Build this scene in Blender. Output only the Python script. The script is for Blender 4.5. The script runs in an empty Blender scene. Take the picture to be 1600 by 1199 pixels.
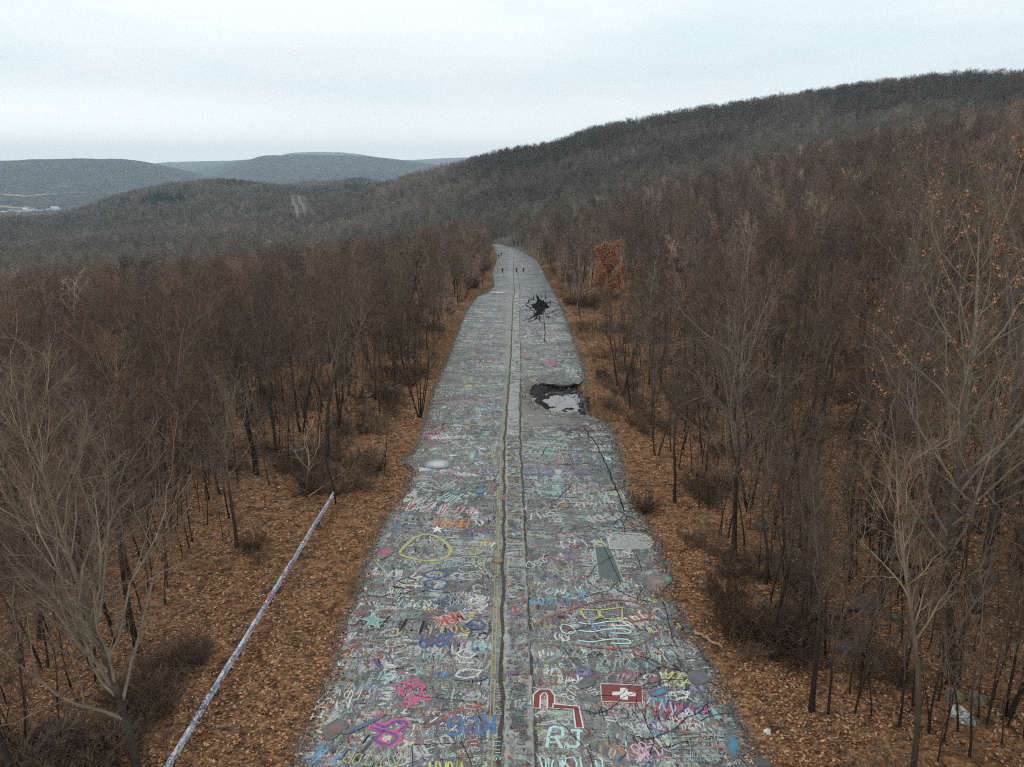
import bpy, math, random
import numpy as np
from mathutils import Vector, Matrix
from mathutils.geometry import delaunay_2d_cdt

# ------------------------------------------------------------------ camera
HC = 19.7                      # drone height above the road
FPX = 1150.0                   # focal length in photo pixels (1600 wide)
PITCH = math.radians(15.09)
SL = 0.0292                    # the road falls gently away from the camera
sc = bpy.context.scene
C = sc.collection
cam = bpy.data.cameras.new('camera'); co = bpy.data.objects.new('camera', cam); C.objects.link(co)
co.location = (0, 0, HC); co.rotation_euler = (math.pi/2 - PITCH, 0, 0)
cam.sensor_width = 36; cam.lens = FPX/1600*36; cam.clip_end = 40000; cam.clip_start = 0.5
sc.camera = co
sc.render.resolution_x = 1024; sc.render.resolution_y = 767
sc.view_settings.view_transform = 'Standard'; sc.view_settings.look = 'None'
sc.view_settings.exposure = 0.26; sc.view_settings.gamma = 1.0
cy = sc.cycles
cy.sample_clamp_indirect = 2.0; cy.sample_clamp_direct = 5.0; cy.max_bounces = 4; cy.diffuse_bounces = 2; cy.glossy_bounces = 2; cy.transmission_bounces = 2
cy.transparent_max_bounces = 4; cy.volume_bounces = 0
cy.use_denoising = False; cy.denoising_prefilter = 'ACCURATE'
cy.pixel_filter_type = 'BLACKMAN_HARRIS'; cy.filter_width = 1.15

# ------------------------------------------------------------------ sky and sun
SUN_EL, SUN_AZ = math.radians(42), math.radians(-50)     # azimuth from +Y, negative = left
w = bpy.data.worlds.new('World'); sc.world = w; w.use_nodes = True
nt = w.node_tree; nt.nodes.clear()
def nd(t, typ, **kw):
    n = t.nodes.new(typ)
    for k, v in kw.items(): setattr(n, k, v)
    return n
out = nd(nt, 'ShaderNodeOutputWorld'); bg = nd(nt, 'ShaderNodeBackground')
sky = nd(nt, 'ShaderNodeTexSky', sky_type='NISHITA', sun_disc=False)
sky.sun_elevation = SUN_EL; sky.sun_rotation = SUN_AZ; sky.altitude = 300
tc = nd(nt, 'ShaderNodeTexCoord')
sep = nd(nt, 'ShaderNodeSeparateXYZ'); nt.links.new(tc.outputs['Generated'], sep.inputs[0])
# flatten the dome so the cloud sheet stretches toward the horizon
mp = nd(nt, 'ShaderNodeMapping'); mp.inputs['Scale'].default_value = (1.0, 1.0, 5.0)
mp.inputs['Location'].default_value = (2.3, 0.4, 0.35)
nt.links.new(tc.outputs['Generated'], mp.inputs[0])
nz = nd(nt, 'ShaderNodeTexNoise'); nz.inputs['Scale'].default_value = 1.7; nz.inputs['Detail'].default_value = 4
nz.inputs['Roughness'].default_value = 0.5
nt.links.new(mp.outputs[0], nz.inputs['Vector'])
cr = nd(nt, 'ShaderNodeValToRGB')
e = cr.color_ramp.elements
e[0].position = 0.40; e[0].color = (6.1, 6.8, 6.85, 1)
e[1].position = 0.60; e[1].color = (7.5, 7.65, 7.5, 1)
nt.links.new(nz.outputs['Fac'], cr.inputs[0])
# brighter, slightly pink veil low on the left
vl = nd(nt, 'ShaderNodeVectorMath', operation='DOT_PRODUCT'); vl.inputs[1].default_value = (-0.62, 0.78, 0.05)
nt.links.new(tc.outputs['Generated'], vl.inputs[0])
mr = nd(nt, 'ShaderNodeMapRange', interpolation_type='SMOOTHSTEP'); mr.inputs[1].default_value = 0.88; mr.inputs[2].default_value = 1.0
nt.links.new(vl.outputs['Value'], mr.inputs[0])
mz = nd(nt, 'ShaderNodeMapRange', interpolation_type='SMOOTHSTEP'); mz.inputs[1].default_value = 0.12; mz.inputs[2].default_value = 0.03
nt.links.new(sep.outputs['Z'], mz.inputs[0])
mm = nd(nt, 'ShaderNodeMath', operation='MULTIPLY'); nt.links.new(mr.outputs[0], mm.inputs[0]); nt.links.new(mz.outputs[0], mm.inputs[1])
mix2 = nd(nt, 'ShaderNodeMix', data_type='RGBA'); nt.links.new(mm.outputs[0], mix2.inputs['Factor'])
nt.links.new(cr.outputs[0], mix2.inputs[6]); mix2.inputs[7].default_value = (10.2, 9.8, 9.4, 1)
hz = nd(nt, 'ShaderNodeMapRange', interpolation_type='SMOOTHSTEP'); hz.inputs[1].default_value = 0.13; hz.inputs[2].default_value = 0.0; hz.inputs[3].default_value = 0.0; hz.inputs[4].default_value = 0.8
nt.links.new(sep.outputs['Z'], hz.inputs[0])
mix3 = nd(nt, 'ShaderNodeMix', data_type='RGBA'); nt.links.new(hz.outputs[0], mix3.inputs['Factor']); nt.links.new(mix2.outputs[2], mix3.inputs[6]); mix3.inputs[7].default_value = (17.5, 17.0, 16.2, 1)
mix = nd(nt, 'ShaderNodeMix', data_type='RGBA'); mix.inputs['Factor'].default_value = 0.94
nt.links.new(sky.outputs[0], mix.inputs[6]); nt.links.new(mix3.outputs[2], mix.inputs[7])
nt.links.new(mix.outputs[2], bg.inputs[0]); bg.inputs[1].default_value = 0.134
nt.links.new(bg.outputs[0], out.inputs[0])
sl = bpy.data.lights.new('sun', 'SUN'); so = bpy.data.objects.new('sun', sl); C.objects.link(so)
sl.energy = 0.8; sl.angle = math.radians(14); sl.color = (1, 0.96, 0.9)
sd = Vector((math.sin(SUN_AZ)*math.cos(SUN_EL), math.cos(SUN_AZ)*math.cos(SUN_EL), math.sin(SUN_EL)))
so.rotation_euler = (-sd).to_track_quat('-Z', 'Y').to_euler()

# ------------------------------------------------------------------ helpers
RS = np.random.RandomState(7)
_perm = np.random.RandomState(3).rand(512, 512)
def vnoise(x, y):
    xi = np.floor(x).astype(int); yi = np.floor(y).astype(int)
    fx = x-xi; fy = y-yi; fx = fx*fx*(3-2*fx); fy = fy*fy*(3-2*fy)
    g = lambda a, b: _perm[a % 512, b % 512]
    return (g(xi, yi)*(1-fx)+g(xi+1, yi)*fx)*(1-fy)+(g(xi, yi+1)*(1-fx)+g(xi+1, yi+1)*fx)*fy
def fbm(x, y, o=4):
    s = 0; a = 0.5; t = 0
    for k in range(o):
        s = s+a*vnoise(x*2**k+17.3*k, y*2**k+9.1*k); t += a; a *= 0.5
    return s/t
def sstep(a, b, x):
    t = np.clip((x-a)/(b-a), 0, 1); return t*t*(3-2*t)
def ray(u, v):
    dx = (u-800)/FPX; dv = (599.5-v)/FPX
    return np.array([dx, math.cos(PITCH)+dv*math.sin(PITCH), -math.sin(PITCH)+dv*math.cos(PITCH)])
def road_xy(u, v, h=0.0):
    d = ray(u, v); t = (HC-h)/(-d[2]-SL*d[1])
    return (d[0]*t, d[1]*t)

# road outline, bottom to top
LEFT = [(459,1199),(478,1150),(500,1098),(514,1060),(525,1034),(533,1000),(541,970),(552,948),(564,924),(569,905),(571,888),(586,850),(601,819),(618,795),(633,773),(640,757),(647,737),(634,722),(633,717),(647,709),(658,680),(668,650),(679,610),(690,585),(702,558),(715,520),(728,488),(746,464),(761,458.5),(772,447),(769,426),(775,412),(777,400),(772,386),(755,382.5),(735,380)]
RIGHT = [(1185,1199),(1172,1165),(1160,1140),(1146,1118),(1132,1085),(1121,1060),(1098,1025),(1078,989),(1066,965),(1055,944),(1030,932),(1048,908),(1044,893),(1030,865),(1022,846),(1008,819),(990,790),(976,757),(974,743),(970,720),(964,697),(958,680),(948,664),(932,654),(918,648),(912,625),(915,596),(909,569),(892,522),(874,476),(857,444),(845,417),(838,407),(810,390),(785,383),(760,380.4),(737,378.8)]
L3 = [road_xy(u, v) for u, v in LEFT]; R3 = [road_xy(u, v) for u, v in RIGHT]
L3 = [(-8.0, 6.0)]+L3; R3 = [(9.2, 6.0)]+R3
ly = np.array([p[1] for p in L3]); lx = np.array([p[0] for p in L3]); ry = np.array([p[1] for p in R3]); rx = np.array([p[0] for p in R3])
_o = np.argsort(ly); ly, lx = ly[_o], lx[_o]; _o = np.argsort(ry); ry, rx = ry[_o], rx[_o]
def edge_l(y): return np.interp(y, ly, lx)
def edge_r(y): return np.interp(y, ry, rx)

# far relief: rows of the photo at which the bare ground of each ring of distance shows
US = np.array([-500, 0, 50, 100, 150, 200, 260, 300, 330, 360, 400, 420, 450, 480, 520, 570, 600, 620, 650, 700, 760, 800, 864, 925, 1050, 1200, 1300, 1450, 1600, 2100.])
def row(**kw): pass
TAB = {
 450:  {-500: 470, 0: 462, 200: 458, 420: 455, 520: 446, 600: 425, 650: 410, 700: 398, 760: 386, 850: 368, 1000: 325, 1200: 280, 1400: 240, 1600: 215, 2100: 180},
 900:  {-500: 430, 0: 396, 100: 390, 200: 376, 330: 356, 420: 352, 520: 342, 600: 312, 620: 305, 650: 294, 700: 280, 760: 261, 800: 250, 864: 240, 925: 219, 1050: 196, 1200: 174, 1300: 164, 1450: 148, 1600: 147, 2100: 135},
 1500: {-500: 376, 0: 352, 50: 347, 100: 337, 150: 325, 200: 310, 260: 301, 330: 294, 390: 295, 420: 298, 450: 303, 520: 302, 600: 302, 700: 310, 2100: 310},
 2000: {-500: 356, 0: 352, 200: 340, 420: 318, 450: 308, 600: 308, 2100: 320},
 2600: {-500: 345, 0: 342, 330: 330, 420: 297, 450: 294, 520: 293, 600: 292, 640: 296, 700: 305, 2100: 320},
 3500: {-500: 332, 0: 332, 60: 331, 100: 326, 200: 318, 420: 306, 600: 303, 2100: 310},
 4800: {-500: 305, 0: 304, 200: 299, 330: 298, 600: 292, 2100: 300},
 6000: {-500: 258, 0: 250.5, 40: 249.5, 80: 248, 150: 247.5, 200: 248.5, 230: 252, 260: 259, 300: 268, 330: 277, 360: 281, 420: 279, 480: 272, 520: 269, 600: 267, 650: 272, 700: 278, 760: 286, 2100: 290},
 7200: {-500: 300, 260: 300, 320: 284, 335: 277, 350: 270, 365: 262, 380: 256, 400: 247, 412: 243.5, 440: 242.5, 520: 242.5, 570: 244, 640: 251, 690: 259, 720: 266, 800: 280, 2100: 290},
 9500: {-500: 290, 240: 284, 290: 272, 320: 265, 350: 257.5, 385: 250, 420: 256, 640: 270, 690: 262, 715: 253, 735: 249, 800: 250, 2100: 280},
 16500: {-500: 270, 200: 262, 260: 254, 330: 252.5, 380: 252, 430: 247, 455: 240, 490: 238, 530: 238.5, 560: 241, 620: 251, 660: 250, 690: 248, 740: 247.5, 800: 251, 2100: 270},
 18000: {-500: 285, 2100: 285}}
DN = np.array(sorted(TAB)); _az = []; ZT = []
for u in US:
    d = ray(u, 290.); _az.append(math.atan2(d[0], d[1]))
_az = np.array(_az)
UF = np.linspace(-500, 2100, 521); AZF = np.interp(UF, US, _az)
for D in DN:
    t = TAB[D]; k = sorted(t); rr = np.interp(UF, k, [t[i] for i in k])
    ker = np.array([1, 3, 5, 3, 1.])/13 if D > 5000 else np.array([1, 2, 3, 4, 5, 4, 3, 2, 1.])/25
    pad = len(ker)//2; rr = np.convolve(np.pad(rr, pad, mode='edge'), ker, mode='valid')
    z = []
    for u, r in zip(UF, rr):
        d = ray(u, r); z.append(HC + D*d[2]/math.hypot(d[0], d[1]))
    ZT.append(z)
ZT = np.array(ZT)
def far_z(az, D):
    fi = np.clip(np.interp(az, AZF, np.arange(len(AZF))), 0, len(AZF)-1.001); i = fi.astype(int); f = fi-i
    Dc = np.clip(D, DN[0], DN[-1]-1); j = np.clip(np.searchsorted(DN, Dc, side='right')-1, 0, len(DN)-2)
    t = (Dc-DN[j])/(DN[j+1]-DN[j]); t = 0.35*t+0.65*(t*t*(3-2*t))
    a = ZT[j, i]*(1-f)+ZT[j, i+1]*f; b = ZT[j+1, i]*(1-f)+ZT[j+1, i+1]*f
    return a*(1-t)+b*t
PIT = (road_xy(872, 622)); PITR = (3.3, 7.2)
BURN = road_xy(842, 482)
def H(x, y):
    x = np.asarray(x, float); y = np.asarray(y, float)
    D = np.hypot(x, y); az = np.arctan2(x, y)
    l = edge_l(np.clip(y, 6, 430)); r = edge_r(np.clip(y, 6, 430))
    er = np.maximum(x-r-3.0, 0); el = np.maximum(l-x-5.5, 0)
    rough = fbm(x/6.0+40, y/6.0+3, 4)-0.5; rough2 = fbm(x/28.0, y/28.0+50, 3)-0.5
    off = np.maximum(np.maximum(x-r, l-x), 0)
    base = -SL*y + 0.225*(np.sqrt(er*er+36)-6) - 0.085*(np.sqrt(el*el+25)-5)
    base = base + rough*0.55*sstep(0.4, 7, off) + rough2*2.5*sstep(4, 25, off) + (rough*0.10+0.015)*sstep(0.0, 0.7, off)
    base = base - 0.07*(off <= 0.0)
    far = far_z(az, D) + (fbm(x/170.0+5, y/170.0+8, 4)-0.5)*np.clip(D*0.028, 0, 46)*sstep(400, 800, D)*(1-0.65*sstep(5000, 6000, D))
    wgt = sstep(230, 450, D)
    corr = sstep(60, 14, off)*sstep(560, 400, y)
    wgt = wgt*(1-corr)
    z = base*(1-wgt)+far*wgt
    # burnt-out subsidence holes under the broken slabs
    q = ((x-PIT[0])/PITR[0])**2+((y-PIT[1])/PITR[1])**2
    z = z-1.6*sstep(1.9, 0.3, q)
    return z
def hit(u, v):
    d = ray(u, v); D = np.geomspace(8, 17800, 6000); t = D/math.hypot(d[0], d[1])
    X, Y, Z = d[0]*t, d[1]*t, HC+d[2]*t
    k = np.argmax(Z < H(X, Y)); return X[k], Y[k], float(H(X[k], Y[k]))

def link(o, parent=None):
    C.objects.link(o)
    if parent is not None: o.parent = parent
    return o
def tag(o, label=None, cat=None, group=None, kind=None):
    if label: o['label'] = label
    if cat: o['category'] = cat
    if group: o['group'] = group
    if kind: o['kind'] = kind
    return o
def empty(name, loc=(0, 0, 0), rz=0.0):
    o = bpy.data.objects.new(name, None); C.objects.link(o); o.location = loc; o.rotation_euler = (0, 0, rz)
    o.empty_display_size = 0.3; return o
def np_mesh(name, V, F, mats, attrs=None, smooth=False, midx=None):
    """V (n,3); F list of arrays (m,k) with constant k each."""
    me = bpy.data.meshes.new(name); V = np.asarray(V, np.float32)
    if not isinstance(F, list): F = [F]
    F = [np.asarray(f, np.int32) for f in F if len(f)]
    me.vertices.add(len(V)); me.vertices.foreach_set('co', V.ravel())
    loops = np.concatenate([f.ravel() for f in F]); tot = np.concatenate([np.full(len(f), f.shape[1], np.int32) for f in F])
    st = np.concatenate([[0], np.cumsum(tot)[:-1]]).astype(np.int32)
    me.loops.add(len(loops)); me.loops.foreach_set('vertex_index', loops)
    me.polygons.add(len(tot)); me.polygons.foreach_set('loop_start', st); me.polygons.foreach_set('loop_total', tot)
    if smooth: me.polygons.foreach_set('use_smooth', np.ones(len(tot), bool))
    for m in (mats if isinstance(mats, list) else [mats]): me.materials.append(m)
    if midx is not None: me.polygons.foreach_set('material_index', np.asarray(midx, np.int32))
    me.update(calc_edges=True)
    for k, a in (attrs or {}).items():
        a = np.asarray(a, np.float32)
        if a.ndim == 1:
            at = me.attributes.new(k, 'FLOAT', 'POINT'); at.data.foreach_set('value', a)
        else:
            if a.shape[1] == 3: a = np.concatenate([a, np.ones((len(a), 1), np.float32)], 1)
            at = me.attributes.new(k, 'FLOAT_COLOR', 'POINT'); at.data.foreach_set('color', a.ravel())
    me.validate(); return me
def mobj(name, me, parent=None):
    return link(bpy.data.objects.new(name, me), parent)

# ------------------------------------------------------------------ materials
def new_mat(name, rough=0.9, spec=0.2):
    m = bpy.data.materials.new(name); m.use_nodes = True; t = m.node_tree
    b = t.nodes['Principled BSDF']; b.inputs['Roughness'].default_value = rough
    b.inputs['Specular IOR Level'].default_value = spec
    return m, t, b
def ramp(t, fac, stops):
    r = nd(t, 'ShaderNodeValToRGB'); el = r.color_ramp.elements
    el[0].position, el[0].color = stops[0][0], (*stops[0][1], 1)
    el[1].position, el[1].color = stops[-1][0], (*stops[-1][1], 1)
    for p, c in stops[1:-1]:
        x = el.new(p); x.color = (*c, 1)
    t.links.new(fac, r.inputs[0]); return r.outputs[0]
def noise(t, vec, scale, detail=3, rough=0.55, dist=0.0):
    n = nd(t, 'ShaderNodeTexNoise'); n.inputs['Scale'].default_value = scale; n.inputs['Detail'].default_value = detail
    n.inputs['Roughness'].default_value = rough; n.inputs['Distortion'].default_value = dist
    t.links.new(vec, n.inputs['Vector']); return n.outputs['Fac']
def mixc(t, fac, a, b, mode='MIX'):
    m = nd(t, 'ShaderNodeMix', data_type='RGBA', blend_type=mode)
    for s, i in ((fac, m.inputs['Factor']), (a, m.inputs[6]), (b, m.inputs[7])):
        if isinstance(s, (int, float)): i.default_value = s
        elif isinstance(s, tuple): i.default_value = (*s, 1)
        else: t.links.new(s, i)
    return m.outputs[2]
def maprange(t, v, a, b, c=0.0, d=1.0):
    m = nd(t, 'ShaderNodeMapRange', interpolation_type='SMOOTHSTEP'); t.links.new(v, m.inputs[0])
    for i, x in enumerate((a, b, c, d)): m.inputs[i+1].default_value = x
    return m.outputs[0]
def math_n(t, op, a, b):
    m = nd(t, 'ShaderNodeMath', operation=op)
    for s, i in ((a, 0), (b, 1)):
        if isinstance(s, (int, float)): m.inputs[i].default_value = s
        else: t.links.new(s, m.inputs[i])
    return m.outputs[0]
def bump(t, b, h, strength, dist):
    n = nd(t, 'ShaderNodeBump'); n.inputs['Strength'].default_value = strength; n.inputs['Distance'].default_value = dist
    t.links.new(h, n.inputs['Height']); t.links.new(n.outputs[0], b.inputs['Normal'])
def geo_pos(t): return nd(t, 'ShaderNodeNewGeometry').outputs['Position']

def asphalt_colour(t):
    p = geo_pos(t)
    n1 = noise(t, p, 0.23, 3); n2 = noise(t, p, 3.0, 4, 0.65); n3 = noise(t, p, 42, 2)
    c = ramp(t, n1, [(0.3, (0.098, 0.097, 0.096)), (0.55, (0.14, 0.14, 0.138)), (0.75, (0.19, 0.19, 0.187))])
    c = mixc(t, 0.75, c, ramp(t, n2, [(0.3, (0.5, 0.5, 0.5)), (0.7, (1.3, 1.3, 1.3))]), 'MULTIPLY')
    c = mixc(t, 0.5, c, ramp(t, n3, [(0.3, (0.45, 0.45, 0.45)), (0.7, (1.5, 1.5, 1.5))]), 'MULTIPLY')
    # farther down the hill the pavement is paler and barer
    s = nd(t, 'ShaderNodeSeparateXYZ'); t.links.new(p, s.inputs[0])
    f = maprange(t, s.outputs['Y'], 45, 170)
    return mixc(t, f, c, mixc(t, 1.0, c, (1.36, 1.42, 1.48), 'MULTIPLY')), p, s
def spray(t, c, p, s, amt=1.0):
    # layers of old spray paint: patches stretched across the lanes, chalky and broken up
    for k, (sx, sy, thr, pal) in enumerate([(1.1, 2.4, 0.50, 1), (2.6, 4.0, 0.52, 0), (0.55, 1.3, 0.56, 2), (4.5, 6.5, 0.54, 3)]):
        m = nd(t, 'ShaderNodeMapping'); m.inputs['Scale'].default_value = (sx, sy, 1); m.inputs['Location'].default_value = (k*13.7, k*5.1, 0)
        t.links.new(p, m.inputs[0])
        v = nd(t, 'ShaderNodeTexVoronoi'); v.inputs['Scale'].default_value = 1.0; v.inputs['Randomness'].default_value = 1
        wv = nd(t, 'ShaderNodeVectorMath', operation='ADD'); 
        nn = nd(t, 'ShaderNodeTexNoise'); nn.inputs['Scale'].default_value = 2.2; nn.inputs['Detail'].default_value = 3; t.links.new(m.outputs[0], nn.inputs['Vector'])
        sc_ = nd(t, 'ShaderNodeVectorMath', operation='SCALE'); sc_.inputs[3].default_value = 0.9; t.links.new(nn.outputs['Color'], sc_.inputs[0])
        t.links.new(m.outputs[0], wv.inputs[0]); t.links.new(sc_.outputs[0], wv.inputs[1]); t.links.new(wv.outputs[0], v.inputs['Vector'])
        sp = nd(t, 'ShaderNodeSeparateColor'); t.links.new(v.outputs['Color'], sp.inputs[0])
        pals = [[(0, (.10, .30, .30)), (.2, (.36, .36, .34)), (.35, (.35, .10, .10)), (.5, (.40, .42, .41)), (.62, (.08, .14, .30)), (.75, (.38, .32, .10)), (.88, (.30, .20, .30)), (1, (.42, .44, .42))],
                [(0, (.28, .28, .27)), (.3, (.13, .12, .12)), (.5, (.24, .19, .18)), (.7, (.16, .24, .24)), (.85, (.33, .34, .33)), (1, (.12, .13, .17))],
                [(0, (.11, .10, .10)), (.4, (.20, .20, .19)), (.6, (.24, .23, .23)), (1, (.13, .15, .15))],
                [(0, (.44, .46, .45)), (.3, (.12, .32, .33)), (.45, (.46, .46, .44)), (.6, (.40, .13, .13)), (.72, (.36, .36, .12)), (.85, (.5, .5, .48)), (1, (.10, .16, .34))]]
        col = ramp(t, sp.outputs[0], pals[pal])
        n = noise(t, p, 7.0+5*k, 4, 0.7)
        f = math_n(t, 'MULTIPLY', maprange(t, sp.outputs[1], thr, thr+0.08), maprange(t, n, 0.42, 0.60))
        f = math_n(t, 'MULTIPLY', f, (0.7, 0.7, 0.55, 0.8)[k]*amt)
        far = maprange(t, s.outputs['Y'], 50, 260, 1.0, 0.45)
        f = math_n(t, 'MULTIPLY', f, far)
        c = mixc(t, f, c, col)
    return c
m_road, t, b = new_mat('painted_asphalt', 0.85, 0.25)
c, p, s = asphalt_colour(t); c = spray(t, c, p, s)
# pale dust round the burnt hollow and worn moss near the far patch
cl = nd(t, 'ShaderNodeVectorMath', operation='SUBTRACT'); t.links.new(p, cl.inputs[0]); cl.inputs[1].default_value = (PIT[0]-1.0, PIT[1]+1.5, -SL*PIT[1])
cs = nd(t, 'ShaderNodeVectorMath', operation='MULTIPLY'); t.links.new(cl.outputs[0], cs.inputs[0]); cs.inputs[1].default_value = (1/5.2, 1/14.0, 1)
ln = nd(t, 'ShaderNodeVectorMath', operation='LENGTH'); t.links.new(cs.outputs[0], ln.inputs[0])
f = maprange(t, math_n(t, 'ADD', ln.outputs['Value'], math_n(t, 'MULTIPLY', noise(t, p, 0.9, 3), 0.5)), 1.35, 0.85)
c = mixc(t, math_n(t, 'MULTIPLY', f, 0.85), c, (0.20, 0.18, 0.155))
t.links.new(c, b.inputs['Base Color']); bump(t, b, noise(t, p, 30, 3), 0.5, 0.02)
m_paint, t, b = new_mat('spray_paint', 0.75, 0.3)
c, p, s = asphalt_colour(t); at = nd(t, 'ShaderNodeVertexColor', layer_name='tint')
f = math_n(t, 'ADD', math_n(t, 'MULTIPLY', noise(t, p, 11, 4, 0.75), 0.75), math_n(t, 'MULTIPLY', at.outputs['Alpha'], 0.5))
f = math_n(t, 'MULTIPLY', maprange(t, f, 0.44, 0.78), 0.92)
c = mixc(t, f, c, at.outputs['Color']); t.links.new(c, b.inputs['Base Color'])
m_conc, t, b = new_mat('painted_concrete', 0.9, 0.2)
p = geo_pos(t); s = nd(t, 'ShaderNodeSeparateXYZ'); t.links.new(p, s.inputs[0])
c = ramp(t, noise(t, p, 2.5, 5, 0.7), [(0.3, (0.18, 0.175, 0.165)), (0.5, (0.28, 0.275, 0.26)), (0.7, (0.38, 0.375, 0.355))])
c = spray(t, c, p, s, 0.95); t.links.new(c, b.inputs['Base Color']); bump(t, b, noise(t, p, 12, 4), 0.7, 0.03)
def plain(name, col, rough=0.9, var=0.5, scale=6.0, bmp=0.3, spec=0.2, coord='pos'):
    m, t, b = new_mat(name, rough, spec)
    p = geo_pos(t) if coord == 'pos' else nd(t, 'ShaderNodeTexCoord').outputs['Object']
    n = noise(t, p, scale, 4, 0.65)
    c = ramp(t, n, [(0.3, tuple(x*(1-var) for x in col)), (0.7, tuple(min(1, x*(1+var)) for x in col))])
    t.links.new(c, b.inputs['Base Color'])
    if bmp: bump(t, b, n, bmp, 0.05)
    return m
m_moss = plain('mossy_joint', (0.062, 0.057, 0.042), scale=9)
m_slab = plain('broken_asphalt_edge', (0.07, 0.065, 0.06), scale=9)
m_soil = plain('scorched_soil', (0.020, 0.018, 0.016), scale=4, var=0.8, bmp=0.8)
m_crack = plain('open_crack', (0.012, 0.011, 0.010), scale=7, bmp=0, spec=0.0)
m_water, t, b = new_mat('still_water', 0.03, 0.9); b.inputs['Base Color'].default_value = (0.10, 0.105, 0.10, 1); b.inputs['Metallic'].default_value = 0.0
b.inputs['Base Color'].default_value = (0.09, 0.088, 0.09, 1)
bump(t, b, noise(t, geo_pos(t), 5, 2), 0.02, 0.02)

# woodland floor
m_ground, t, b = new_mat('leaf_litter', 1.0, 0.1)
p = geo_pos(t); s = nd(t, 'ShaderNodeSeparateXYZ'); t.links.new(p, s.inputs[0])
def cells(scale, stops):
    v = nd(t, 'ShaderNodeTexVoronoi'); v.inputs['Scale'].default_value = scale; t.links.new(p, v.inputs['Vector'])
    sp = nd(t, 'ShaderNodeSeparateColor'); t.links.new(v.outputs['Color'], sp.inputs[0])
    return ramp(t, sp.outputs[0], stops), v.outputs['Distance']
leafs = [(0, (0.042, 0.021, 0.012)), (0.25, (0.12, 0.055, 0.028)), (0.5, (0.225, 0.107, 0.052)), (0.8, (0.34, 0.178, 0.09)), (1, (0.46, 0.28, 0.16))]
c1, d1 = cells(7.0, leafs); c2, d2 = cells(3.0, leafs); c3, d3 = cells(15.0, leafs)
c = mixc(t, 0.35, c1, c2); c = mixc(t, 0.3, c, c3)
nA = noise(t, p, 0.22, 6, 0.7); nB = noise(t, p, 1.7, 4, 0.7)
c = mixc(t, maprange(t, nA, 0.38, 0.62, 0.0, 0.55), c, mixc(t, 1.0, c, (0.75, 0.72, 0.62), 'MULTIPLY'))
c = mixc(t, maprange(t, nB, 0.46, 0.66, 0.0, 0.85), c, (0.035, 0.022, 0.014))
c = mixc(t, maprange(t, noise(t, p, 0.5, 3), 0.60, 0.72, 0.0, 0.35), c, (0.17, 0.12, 0.06))
# damp clearing track on the left and thin soil in the big woods
dist = nd(t, 'ShaderNodeVectorMath', operation='LENGTH'); t.links.new(p, dist.inputs[0])
fd = maprange(t, dist.outputs['Value'], 120, 420)
farc = ramp(t, noise(t, p, 0.02, 6, 0.7), [(0.35, (0.055, 0.048, 0.040)), (0.5, (0.085, 0.072, 0.058)), (0.65, (0.115, 0.10, 0.078))])
c = mixc(t, fd, c, farc)
# the far ranges: woods with a few fields and clearings
ff = maprange(t, dist.outputs['Value'], 2600, 3300)
rng_c = ramp(t, noise(t, p, 0.016, 8, 0.78), [(0.36, (0.010, 0.013, 0.013)), (0.5, (0.034, 0.031, 0.029)), (0.62, (0.065, 0.056, 0.05))])
mpf = nd(t, 'ShaderNodeMapping'); mpf.inputs['Scale'].default_value = (0.0011, 0.0028, 0.004); t.links.new(p, mpf.inputs[0])
fld = maprange(t, noise(t, mpf.outputs[0], 1.6, 4, 0.6), 0.60, 0.64)
low = maprange(t, s.outputs['Z'], 60, -30)
rng_c = mixc(t, math_n(t, 'MULTIPLY', fld, low), rng_c, (0.24, 0.22, 0.13))
c = mixc(t, ff, c, rng_c)
t.links.new(c, b.inputs['Base Color'])
bump(t, b, math_n(t, 'ADD', d1, math_n(t, 'MULTIPLY', nB, 1.5)), 0.9, 0.10)

def bark_mat(name, dark, mid, light, tipc, tint_type, spots=False):
    m, t, b = new_mat(name, 0.95, 0.1)
    a = nd(t, 'ShaderNodeAttribute', attribute_name='thin'); 
    tcn = nd(t, 'ShaderNodeTexCoord').outputs['Object']
    n = noise(t, tcn, 1.3, 3)
    c = ramp(t, a.outputs['Fac'], [(0.0, dark), (0.35, mid), (0.72, light), (1.0, tipc)])
    c = mixc(t, 0.85, c, ramp(t, n, [(0.3, (0.6, 0.6, 0.6)), (0.7, (1.4, 1.4, 1.4))]), 'MULTIPLY')
    if spots:
        v = noise(t, tcn, 4.0, 2); c = mixc(t, maprange(t, v, 0.56, 0.64), c, (0.05, 0.045, 0.04))
    if tint_type == 'OBJECT': tn = nd(t, 'ShaderNodeObjectInfo').outputs['Color']
    else:
        tn = nd(t, 'ShaderNodeAttribute', attribute_type='INSTANCER', attribute_name='tint').outputs['Color']
    c = mixc(t, 1.0, c, tn, 'MULTIPLY'); t.links.new(c, b.inputs['Base Color']); return m
m_bark = bark_mat('tree_bark', (0.040, 0.034, 0.029), (0.145, 0.126, 0.102), (0.132, 0.112, 0.092), (0.105, 0.080, 0.065), 'OBJECT')
m_birch = bark_mat('birch_bark', (0.50, 0.48, 0.43), (0.36, 0.34, 0.30), (0.14, 0.11, 0.10), (0.085, 0.06, 0.052), 'OBJECT', True)
m_wood = bark_mat('woodland_bark', (0.038, 0.032, 0.028), (0.16, 0.145, 0.128), (0.145, 0.124, 0.106), (0.118, 0.095, 0.080), 'INST')
m_woodbirch = bark_mat('woodland_birch', (0.42, 0.40, 0.36), (0.32, 0.30, 0.27), (0.14, 0.11, 0.10), (0.09, 0.066, 0.058), 'INST')
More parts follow.
